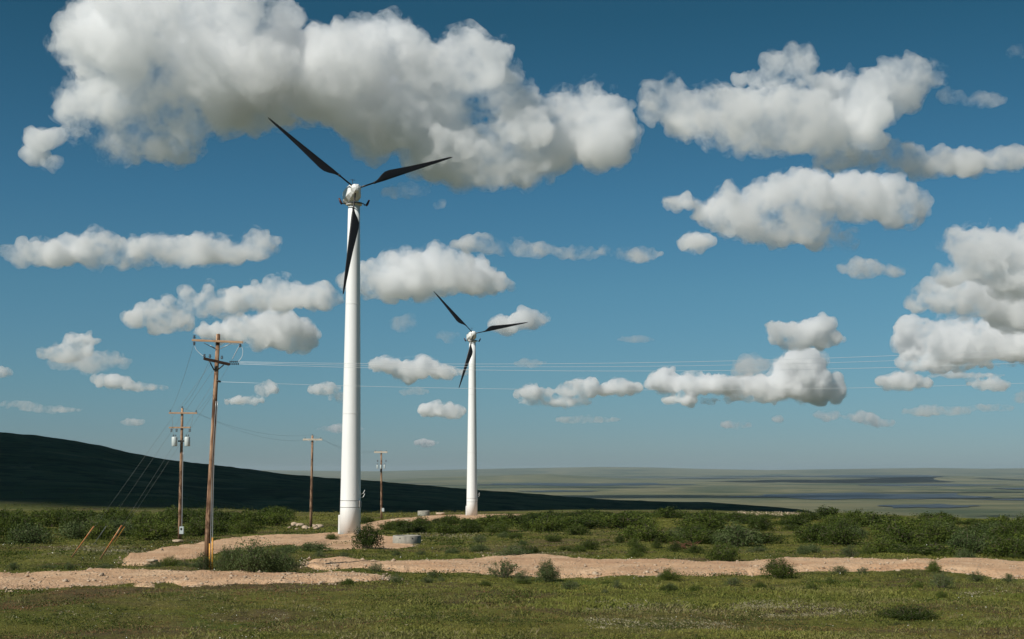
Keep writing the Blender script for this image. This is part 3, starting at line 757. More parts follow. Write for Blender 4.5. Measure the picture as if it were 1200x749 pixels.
def turbine(base_px, hub_px, yaw, phase, L, rbase, rtop, label, door_side, back=1.75):
    bx_, by_ = gp(*base_px); gz = H(bx_, by_) - .1
    hx, hy, hz = at(hub_px[0], hub_px[1], by_ - back)
    yaw = math.radians(yaw); tilt = math.radians(8)
    t = empty('wind_turbine', (bx_, by_, gz)); tag(t, label, 'wind turbine', 'wind turbines with black blades')
    ax = Vector((math.sin(yaw) * math.cos(tilt), -math.cos(yaw) * math.cos(tilt), math.sin(tilt)))
    R = Vector((math.cos(yaw), math.sin(yaw), 0)); U = R.cross(-ax); U = U if U.z > 0 else -U
    hub = Vector((hx - bx_, hy - by_, hz - gz))
    top = hub.z - 1.05; k2 = 2.6
    n = 64; zs = [0, k2, k2 + .55, top * .3, top * .5, top * .7, top * .85, top]
    rad = lambda z: rbase + (rtop - rbase) * (z / top) ** 1.05
    tw = MB().tube([(0, 0, z) for z in zs], [rad(z) for z in zs], n).build('tower', M['white'], t)
    for z in (k2, k2 + .62, top * .36, top * .69):
        rr = rad(z); MB().tube([(0, 0, z - .022), (0, 0, z + .022)], [rr + .014] * 2, n).build('seam_ring', M['seam'] if z < 5 else M['white2'], tw)
    MB().tube([(0, 0, .0), (0, 0, .14)], [rbase + .16, rbase + .16], n).build('base_flange', M['concrete'], t)
    # access door on the left, cable cabinet and antenna bracket on the right
    a = math.radians(178); p = Vector((math.cos(a), math.sin(a), 0)); Rm = Matrix.Rotation(a, 3, 'Z')
    dd = MB().box(p * (rbase + .02) + Vector((0, 0, 1.0)), (.16, .62, 1.75), Rm, .04).build('access_door', M['white2'], t)
    MB().box(p * (rbase + .13) + Vector((0, -.2, 1.0)), (.03, .05, .16), Rm, .01).build('door_handle', M['dark_steel'], dd)
    a = math.radians(-22); p = Vector((math.cos(a), math.sin(a), 0)); Rm = Matrix.Rotation(a, 3, 'Z')
    cb = MB().box(p * (rbase + .03) + Vector((0, 0, k2 + .3)), (.16, .34, .62), Rm, .03).build('cable_cabinet', M['seam'], t)
    an = MB(); q0 = Vector((math.cos(-.2), math.sin(-.2), 0)) * (rbase - .02) + Vector((0, 0, k2 + .95))
    for dz in (0, .34):
        an.tube([q0 + Vector((0, 0, dz - .1)), q0 + Vector((.26, 0, dz)), q0 + Vector((.40, 0, dz + .30))], .03, 6)
    an.build('antenna_bracket', M['white2'], t)
    # nacelle
    B = Matrix((R, -ax, U)).transposed()          # columns: side, back, up
    yb = MB().tube([(0, 0, top - .25), (0, 0, top - .2), (0, 0, top + .05)], [rtop + .04, rtop + .2, rtop + .2], 40).build('yaw_bearing', M['white2'], t)
    c0 = hub - ax * 1.0
    nac = MB()
    secs = [(0.35, .42, .40, 0), (.55, .62, .62, -.03), (1.1, .74, .74, -.06), (2.1, .74, .78, -.1), (2.8, .62, .62, -.1), (3.15, .40, .42, -.08)]
    V = []
    for (s, w, hh, dz) in secs:
        c = hub - ax * s + U * dz
        for (u, v) in ((-1, -.55), (-.55, -1), (.55, -1), (1, -.55), (1, .55), (.55, 1), (-.55, 1), (-1, .55)):
            V.append(c + R * u * w + U * v * hh)
    Fc = []
    for i in range(len(secs) - 1):
        for k in range(8): Fc.append((i * 8 + k, i * 8 + (k + 1) % 8, (i + 1) * 8 + (k + 1) % 8, (i + 1) * 8 + k))
    Fc.append(tuple(range(8))[::-1]); Fc.append(tuple(len(V) - 8 + k for k in range(8)))
    nc = nac.add(V, Fc, False).build('nacelle', M['white2'], t)
    MB().box(hub - ax * 1.6 + U * .72, (.7, .9, .12), B, .03).build('roof_hatch', M['white2'], nc)
    m_ = MB().tube([hub - ax * 1.2 + U * .7, hub - ax * 1.2 + U * 1.35], .03, 6)
    m_.tube([hub - ax * 1.2 + U * 1.3 - R * .25, hub - ax * 1.2 + U * 1.3 + R * .25], .022, 6); m_.build('wind_sensor', M['dark_steel'], nc)
    # service rail below with two upturned red beacons
    rl = MB(); c = Vector((0, 0, top - .12)); pts = []
    for k in range(13):
        a = yaw - math.pi + math.pi * k / 12; pts.append(c + Vector((math.cos(a) * (rtop + .42), math.sin(a) * (rtop + .42), 0)))
    rl.tube(pts, .05, 6)
    rl.tube([c + R * (rtop + .42), c + R * (rtop + .8) + Vector((0, 0, .06))], .055, 6); rl.tube([c - R * (rtop + .42), c - R * (rtop + .8) + Vector((0, 0, .06))], .055, 6)
    rl.build('service_rail', M['dark_steel'], t)
    for sg in (-1, 1):
        q = c + R * sg * (rtop + .62); MB().tube([q + Vector((0, 0, -.06)), q + R * sg * .12 + Vector((0, 0, .12)), q + R * sg * .3 + Vector((0, 0, .52))], [.10, .12, .08], 8).build('beacon_arm', M['red'], t)
    # hub
    hb = MB().tube([hub - ax * .38, hub - ax * .2, hub + ax * .22, hub + ax * .38, hub + ax * .44], [.34, .46, .46, .3, .12], 6, smooth=False).build('hub', M['white2'], t)
    for k in range(3):
        a = math.radians(phase) + k * 2 * math.pi / 3; dv = R * math.cos(a) + U * math.sin(a)
        mb = MB().tube([hub + dv * .25, hub + dv * .47], [.2, .19], 16); mb.build('hub_socket', M['white2'], hb)
        b = blade_mesh(L - .4).build('blade', M['black'], t)
        side = dv.cross(ax)                                   # clockwise side seen from the front
        side = -side if side.dot(R * math.sin(a) - U * math.cos(a)) < 0 else side
        X = side.normalized(); Z = dv; Y = Z.cross(X)
        b.matrix_local = Matrix.Translation(hub + dv * .4) @ Matrix((X, Y, Z)).transposed().to_4x4()
        MB().tube([(0, 0, (L - .4) * .148), (0, 0, (L - .4) * .166)], .115, 16).build('root_collar', M['dark_steel'], b)
    return t
turbine((410.3, 627), (417, 221.3), 20, 22, 10.5, .99, .56, 'nearer and taller white wind turbine with black blades, bush at its foot', 1)
turbine((553, 605), (555.1, 391.1), 16, 13, 10.37, .98, .58, 'farther and smaller white wind turbine with black blades, on the far end of the track', 1)

# ------------------------------------------------------------------ utility poles
def insulator(mb, p, up=True, s=1.):
    z = 1 if up else -1
    for i, rr in enumerate((.055, .075, .05, .06)):
        mb.tube([Vector(p) + Vector((0, 0, z * (.03 + i * .045) * s)), Vector(p) + Vector((0, 0, z * (.055 + i * .045) * s))], rr * s, 8)
    return mb
PT = {}
def pole_base(base_px, top_px, r0, r1, label):
    x, y = gp(*base_px); z = H(x, y); tp = Vector(at(top_px[0], top_px[1], y + .0)) - Vector((x, y, z))
    t = empty('utility_pole', (x, y, z)); tag(t, label, 'utility pole', 'wooden utility poles')
    MB().tube([(0, 0, -.3), tp * .25, tp * .5, tp * .75, tp], [r0, r0 * .92 + r1 * .08, (r0 + r1) / 2, r1 * .75 + r0 * .25, r1], 18).build('pole_shaft', M['pole'], t)
    m_ = y / F
    def on(px, py, dy=0.):     # a point of the plane of the pole, local
        return Vector(at(px, py, y + dy)) - Vector((x, y, z))
    return t, on, y, m_, Vector((x, y, z)), tp
def arm(t, on, a, b, y0, th=.12, mat='arm', dy=(0, 0)):
    A, B = on(*a, -.17 + dy[0]), on(*b, -.17 + dy[1]); d = (B - A); L = d.length; X = d.normalized(); Y = Vector((0, 1, 0)); Y = (Y - X * Y.dot(X)).normalized(); Z = X.cross(Y)
    o = MB().box((0, 0, 0), (L, th * .8, th), None, .008).build('crossarm', M[mat], t)
    o.matrix_local = Matrix.Translation((A + B) / 2) @ Matrix((X, Y, Z)).transposed().to_4x4()
    return A, B
def brace(t, p, q, mat='steel', r=.018):
    MB().tube([p, q], r, 6).build('crossarm_brace', M[mat], t)

# 1 the leaning pole in front
t, on, Y1, m1, O1, tp1 = pole_base((241.5, 668), (255.8, 391.5), .155, .10, 'tall leaning brown utility pole nearest the camera, with yellow guards at its base')
A, B = arm(t, on, (225, 398.6), (284.5, 401.2), Y1, .11)
brace(t, on(246, 404.5, -.25), on(252.6, 408.5, -.12)); brace(t, on(271, 402.5, -.25), on(257.5, 408.8, -.12)); brace(t, on(239, 402, -.25), on(252.6, 409, -.12), 'dark_steel')
for (px, py) in ((227.7, 397.5), (281.5, 402.5)):
    insulator(MB(), on(px, py, -.17), px < 250).build('insulator', M['porcelain'], t)
insulator(MB(), on(227.7, 400, -.17), False).build('insulator', M['porcelain'], t)
A2, B2 = arm(t, on, (238.5, 420), (269.5, 427), Y1, .13, 'darkarm', (-.35, .1))
A3, B3 = arm(t, on, (239.5, 421), (268, 427.5), Y1, .10, 'darkarm', (.42, .38))
brace(t, on(245.5, 423.5, -.25), on(251, 434, -.12), 'dark_steel', .03); brace(t, on(262, 427.8, -.2), on(254.5, 434, -.12), 'dark_steel', .03)
for (px, py) in ((239.5, 419.5), (246, 420), (260, 421.5)):
    insulator(MB(), on(px, py, -.2), True).build('insulator', M['porcelain'], t)
for (px, py, qx, qy) in ((269, 424, 278.5, 424), (269, 426.6, 280, 426.6)):
    mb = MB(); P, Q = on(px, py, -.1), on(qx, qy, -.1)
    for i in range(9):
        c = P.lerp(Q, (i + .5) / 9); d = (Q - P) / 9
        mb.tube([c - d * .3, c + d * .3], .05 if i % 2 == 0 else .022, 8)
    mb.build('strain_insulator', M['dark_steel'], t)
MB().tube([on(254, 446, -.1), on(258.5, 447.5, -.1)], .05, 8).build('neutral_clamp', M['dark_steel'], t)
def curve(t, name, pts, r, mat):
    P = [Vector(p) for p in pts]; out = []
    for i in range(len(P) - 1):
        for k in range(6):
            u = k / 6; p0, p1, p2, p3 = P[max(i - 1, 0)], P[i], P[i + 1], P[min(i + 2, len(P) - 1)]
            out.append(.5 * ((2 * p1) + (p2 - p0) * u + (2 * p0 - 5 * p1 + 4 * p2 - p3) * u * u + (3 * p1 - p0 - 3 * p2 + p3) * u ** 3))
    out.append(P[-1]); return MB().tube(out, r, 5).build(name, M[mat], t)
curve(t, 'jumper_wire', [on(227.7, 402, -.17), on(229.5, 409, -.17), on(234, 414, -.15), on(240, 419, -.15)], .012, 'wire')
curve(t, 'jumper_wire', [on(281.5, 404, -.17), on(284.5, 410, -.17), on(283.5, 418, -.15), on(279, 424, -.1)], .012, 'wire')
curve(t, 'jumper_wire', [on(281, 404, -.17), on(276, 413, -.17), on(272, 421, -.1)], .01, 'wire')
for px0, px1, sx in ((246.7, 247.2, .1), (248.8, 249.2, .1)):
    curve(t, 'riser_cable', [on(253.2 + (px0 - 246.7), 470, -.1), on(px1 + 1.8, 540, -.1), on(px1 + .3, 600, -.12), on(px0, 668, -.2)], .017, 'steel')
for px, y0 in ((245.6, 637), (248.9, 630)):
    MB().tube([on(px, 670, -.34), on(px + .2, y0, -.34)], .042, 8).build('cable_guard', M['yellow'], t)
POLE1 = t
on1 = on
def w1(px, py, dy=-.17): return O1 + on1(px, py, dy)
W1L, W1R, W1M = w1(227.5, 402), w1(281.5, 404), w1(247, 419)
S1, S2, S3 = w1(278.5, 424, -.1), w1(280, 426.6, -.1), w1(258.5, 447.5, -.1)

# 2 transformer pole at the left
t, on, Y2, m2, O2, tp2 = pole_base((210.5, 634), (213.6, 478.5), .15, .10, 'second utility pole with two grey transformer cans, far left against the dark hill')
arm(t, on, (198, 484), (231, 484.2), Y2, .13); arm(t, on, (198, 501.2), (223.5, 501), Y2, .12)
for (px, py) in ((199.5, 483.3), (229.8, 483.5)): insulator(MB(), on(px, py, -.17)).build('insulator', M['porcelain'], t)
insulator(MB(), on(213.4, 478.8, 0), True).build('insulator', M['porcelain'], t)
for px in (201, 207, 222.5): insulator(MB(), on(px, 502, -.17), False, 1.5).build('fuse_cutout', M['porcelain'], t)
def can(t, on, px, py, w, h, m_, dy=-.3):
    c0, c1 = on(px, py + h / 2, dy), on(px, py - h / 2, dy); r = w * m_ / 2
    o = MB().tube([c0, c0 + Vector((0, 0, .04)), c1 - Vector((0, 0, .05)), c1], [r * .9, r, r, r * .82], 20).build('transformer', M['grey_paint'], t)
    for s in (-.4, .4): insulator(MB(), c1 + Vector((s * r, 0, 0)), True, .9).build('bushing', M['porcelain'], o)
can(t, on, 204.5, 517.5, 6.5, 11, m2); can(t, on, 219.5, 517.5, 6.5, 11, m2)
MB().box(on(213, 517, -.2), (.6, .1, .12)).build('transformer_bracket', M['dark_steel'], t)
bx = MB().box(on(212.9, 621.5, -.28), (4.8 * m2, .2, 8.5 * m2), None, .02).build('meter_box', M['grey_paint'], t)
MB().tube([on(212.4, 620, -.4), on(212.4, 620, -.36)], .09, 10).build('meter_dial', M['dark_steel'], bx)
curve(t, 'riser_cable', [on(214.6, 530, -.12), on(214, 560, -.15), on(213.6, 590, -.17), on(213.2, 617, -.2)], .03, 'steel')
for k, (a, b) in enumerate((((201, 486), (201.5, 502)), ((201.5, 505), (204, 512)), ((222, 505), (219, 512)), ((226, 486), (222.5, 501)))):
    curve(t, 'jumper_wire', [on(*a, -.2), on((a[0] + b[0]) / 2 + 1, (a[1] + b[1]) / 2, -.3), on(*b, -.25)], .014, 'darkwire')
W2L, W2R, W2T = O2 + on(199.5, 482.5, -.17), O2 + on(229.8, 482.7, -.17), O2 + on(213.4, 477.5, 0)

# 3 bare pole
t, on, Y3, m3, O3, tp3 = pole_base((364.2, 618), (366.2, 510.5), .165, .12, 'slim bare utility pole with one plain crossarm, left of the nearer turbine')
arm(t, on, (355, 515.2), (377.8, 515.2), Y3, .21, 'palearm')
brace(t, on(361, 516, -.25), on(365.8, 520, -.14)); brace(t, on(371, 516, -.25), on(366.6, 520, -.14))
for px in (357.5, 375.8): insulator(MB(), on(px, 514.6, -.17)).build('insulator', M['porcelain'], t)
insulator(MB(), on(366.2, 511, 0)).build('insulator', M['porcelain'], t)
W3L, W3R, W3T = O3 + on(357.5, 513.5, -.17), O3 + on(375.8, 513.5, -.17), O3 + on(366.2, 509.5, 0)
# 4 small transformer pole right of the near turbine
t, on, Y4, m4, O4, tp4 = pole_base((447, 609.5), (446.8, 528.5), .16, .12, 'smallest utility pole with pale crossarm and three little transformers, right of the nearer tower')
arm(t, on, (438.5, 530), (454, 530), Y4, .24, 'palearm')
for px in (440, 452.6): insulator(MB(), on(px, 529.3, -.17)).build('insulator', M['porcelain'], t)
for px in (442.6, 446.9, 452.3): insulator(MB(), on(px, 539, -.3), False, 1.6).build('fuse_cutout', M['red'], t)
for px in (442.3, 446.4, 450.6): can(t, on, px, 547, 1.9, 4.6, m4, -.35)
MB().box(on(446.6, 551.5, -.22), (2.2 * m4, .12, 3.2 * m4)).build('switch_box', M['dark_steel'], t)
MB().box(on(448.8, 597.5, -.3), (2.8 * m4, .2, 4 * m4), None, .02).build('meter_box', M['grey_paint'], t)
W4 = [O4 + on(440, 529, -.17), O4 + on(446.8, 528, 0), O4 + on(452.6, 529, -.17)]

def wire(name, a, b, sag, r, mat, label, group, n=24, cat='wire'):
    a, b = Vector(a), Vector(b); pts = []
    for k in range(n + 1):
        u = k / n; p = a.lerp(b, u); p.z -= 4 * sag * u * (1 - u); pts.append(p - a)
    o = MB().tube(pts, r, 5).build(name, M[mat], None); o.location = a
    return tag(o, label, cat, group)
g = 'overhead wires running off to the right'
E1 = Vector(at(1500, 385, 82)); 
wire('power_line', S1, at(1500, 389, 80), .72, .0075, 'wire', 'topmost pale wire running right from the leaning pole across the sky', g)
wire('power_line', S1 + Vector((0, .3, -.03)), at(1500, 397, 80), .74, .0065, 'wire', 'middle pale wire of the upper three running right from the leaning pole', g)
wire('power_line', S2, at(1500, 408, 80), .76, .0075, 'wire', 'lowest of the three upper wires running right from the leaning pole', g)
wire('power_line', S3, at(1500, 434, 80), .72, .0065, 'wire', 'single lower wire running right from the clamp on the leaning pole', g)
g = 'wires between the leaning pole and the left transformer pole'
wire('power_line', W1L, W2L, .35, .007, 'darkwire', 'left wire from the leaning pole down to the left transformer pole', g)
wire('power_line', W1M, W2T, .35, .007, 'darkwire', 'middle wire from the leaning pole down to the left transformer pole', g)
wire('power_line', W1R, W2R, .35, .007, 'darkwire', 'right wire from the leaning pole down to the left transformer pole', g)
g = 'thin wires from the left transformer pole to the bare pole'
wire('power_line', W2R, W3R, 1.1, .007, 'darkwire', 'lower thin wire from the left transformer pole to the bare pole', g)
wire('power_line', W2T, W3T, .9, .007, 'darkwire', 'upper thin wire from the left transformer pole to the bare pole', g)
g = 'thin wires from the bare pole to the smallest pole'
wire('power_line', W3R, W4[0], .8, .007, 'darkwire', 'lower thin wire passing behind the nearer tower from bare pole to smallest pole', g)
wire('power_line', W3T, W4[1], .8, .007, 'darkwire', 'upper thin wire passing behind the nearer tower from bare pole to smallest pole', g)
# guy wires with coloured sleeves
for k, (gx, gy, tx, ty, sc, lab) in enumerate(((84, 655, 112, 617, 'orange', 'leftmost guy wire of the leaning pole, in a long orange sleeve'),
        (108, 642, 126, 617, 'darkwire', 'guy wire with a thin dull grey sleeve, second from the left'),
        (117, 654.5, 141.5, 616, 'orange', 'guy wire in the thickest orange-yellow sleeve, third from the left'),
        (133, 637, 149, 617.5, 'yellow', 'guy wire with a thin yellow sleeve behind the thickest one, nearest the leaning pole'))):
    x, y = gp(gx, gy); P = Vector((x, y, H(x, y)))
    Q = w1((252.5, 251.8, 251.2, 250.4)[k], (419, 431, 447, 461)[k], 0)
    g0 = empty('guy_wire', P); tag(g0, lab, 'guy wire', 'guy wires of the leaning pole')
    d = Q - P; MB().tube([(0, 0, -.1), d], .006, 5).build('strand', M['darkwire'], g0)
    # sleeve runs until the photographed height of its top
    best = min(range(1, 200), key=lambda i: abs(proj(np.array([P + d * (i / 400)]))[1][0] - ty)); u = best / 400
    MB().tube([Vector((0, 0, 0)), d * u], (.036, .018, .042, .026)[k], 8).build('guard_sleeve', M[sc], g0)
# ------------------------------------------------------------------ clouds
bm = bmesh.new(); bmesh.ops.create_icosphere(bm, subdivisions=2, radius=1)
ICOV = np.array([v.co[:] for v in bm.verts]); ICOF = np.array([[v.index for v in f.verts] for f in bm.faces]); bm.free()

def cloud_mat(density, scale, lo=.40, hi=.56):
    t = NT('cloud_vapour'); t.t.nodes.remove(t.b)
    v = t.n('ShaderNodeVolumePrincipled'); v.inputs['Color'].default_value = (.988, .994, 1, 1); v.inputs['Anisotropy'].default_value = .25
    t.l(v.outputs[0], t.out.inputs['Volume'])
    f = t.math('ADD', t.math('MULTIPLY', t.noise(t.pos(), scale * 2.2, 6, .72, .4), .55), t.math('MULTIPLY', t.noise(t.pos(), scale * .7, 2, .5), .45))
    r = t.n('ShaderNodeMapRange'); t.l(f, r.inputs[0])
    for i, q in enumerate((lo, hi, 0., density)): r.inputs[i + 1].default_value = q
    t.l(r.outputs[0], v.inputs['Density'])
    return t.m
CM = {'fringe_near': cloud_mat(.011, 1 / 150, .52, .62), 'fringe_mid': cloud_mat(.010, 1 / 190, .52, .62), 'fringe_far': cloud_mat(.006, 1 / 260, .5, .62),
      'near': cloud_mat(.017, 1 / 230, .42, .56), 'wisp': cloud_mat(.012, 1 / 120, .46, .64), 'mid': cloud_mat(.016, 1 / 280, .42, .56), 'far': cloud_mat(.014, 1 / 420), 'faint': cloud_mat(.0055, 1 / 350, .42, .6)}

def cloud(lobes, D, seed, mat, label, thick=.8, kids=7, vox=1.7, group='cumulus clouds', grow=1., parent=None):
    rnd = random.Random(seed); S = []; s = D / F
    for (cx, cy, rx, ry) in lobes:
        n = max(1, int(round(1.7 * rx / ry)))
        for i in range(n):
            t = (i + .5) / n * 2 - 1 if n > 1 else 0
            r = ry * math.sqrt(max(.15, 1 - t * t))
            for k in range(2 if n > 1 else 1):
                c = at(cx + t * (rx - r * .5), cy + rnd.uniform(-.2, .2) * ry, D) + np.array([0, rnd.uniform(-1, 1) * thick * ry * s * 1.2, 0])
                S.append((c, r * s * rnd.uniform(.85, 1.12) * grow))
    S2 = []
    def rd():
        th = rnd.uniform(0, 2 * math.pi); z = rnd.uniform(-.35, 1); q = math.sqrt(1 - z * z); return np.array([math.cos(th) * q, math.sin(th) * q, z])
    for c, r in S:
        for k in range(kids):
            r2 = r * rnd.uniform(.15, .5); c2 = c + rd() * r * .92; S2.append((c2, r2))
            for j in range(kids // 2): S2.append((c2 + rd() * r2 * .9, r2 * rnd.uniform(.3, .5)))
    A = S + S2
    V = np.concatenate([ICOV * r + c for c, r in A]); Fc = np.concatenate([ICOF + i * len(ICOV) for i in range(len(A))])
    ctr = V.mean(0); V = V - ctr
    me = fast_mesh('cloud', V, Fc); o = link('cloud', me)
    m = o.modifiers.new('r', 'REMESH'); m.mode = 'VOXEL'; m.voxel_size = vox * s
    dg = bpy.context.evaluated_depsgraph_get(); me2 = bpy.data.meshes.new_from_object(o.evaluated_get(dg)); o.modifiers.clear(); o.data = me2; bpy.data.meshes.remove(me)
    n = len(me2.vertices); co = np.empty(n * 3); me2.vertices.foreach_get('co', co); co = co.reshape(-1, 3)
    no = np.empty(n * 3); me2.vertices.foreach_get('normal', no); no = no.reshape(-1, 3)
    u = s * .9; P = co + ctr; d = np.zeros(n)
    # flatten the underside a little
    Q = P + np.stack([vnoise(P / (30 * u), seed + k) for k in range(3)], 1) * 10 * u
    for sc, am in (() if parent else ((30, 6), (13, 4.4), (6, 2.4))): d += am * u * (0.55 - worley(Q / (sc * u), seed + sc)) * 2
    d += vnoise(P / (60 * u), seed + 9) * 7 * u
    for sc, am in ((24, 5), (11, 3.6), (5.5, 2.2)): d += vnoise(Q / (sc * u), seed + 31 + int(sc)) * am * u * (.4 + 1.2 * sstep(-.3, .5, vnoise(P / (70 * u), seed + 77)))
    hmax = max(l[3] for l in lobes); d *= min(1, hmax / 22)
    co = co + no * d[:, None]
    me2.vertices.foreach_set('co', co.reshape(-1).astype(np.float32)); me2.update()
    m = o.modifiers.new('r', 'REMESH'); m.mode = 'VOXEL'; m.voxel_size = vox * s * .8
    dg = bpy.context.evaluated_depsgraph_get(); me3 = bpy.data.meshes.new_from_object(o.evaluated_get(dg)); o.modifiers.clear(); o.data = me3; bpy.data.meshes.remove(me2); me2 = me3
    me2.materials.clear(); me2.materials.append(CM[mat])
    o.location = ctr
    if parent:
        o.name = 'fringe'; o.parent = parent; o.location = ctr - np.array(parent.location); return o
    return tag(o, label, 'cloud', group)

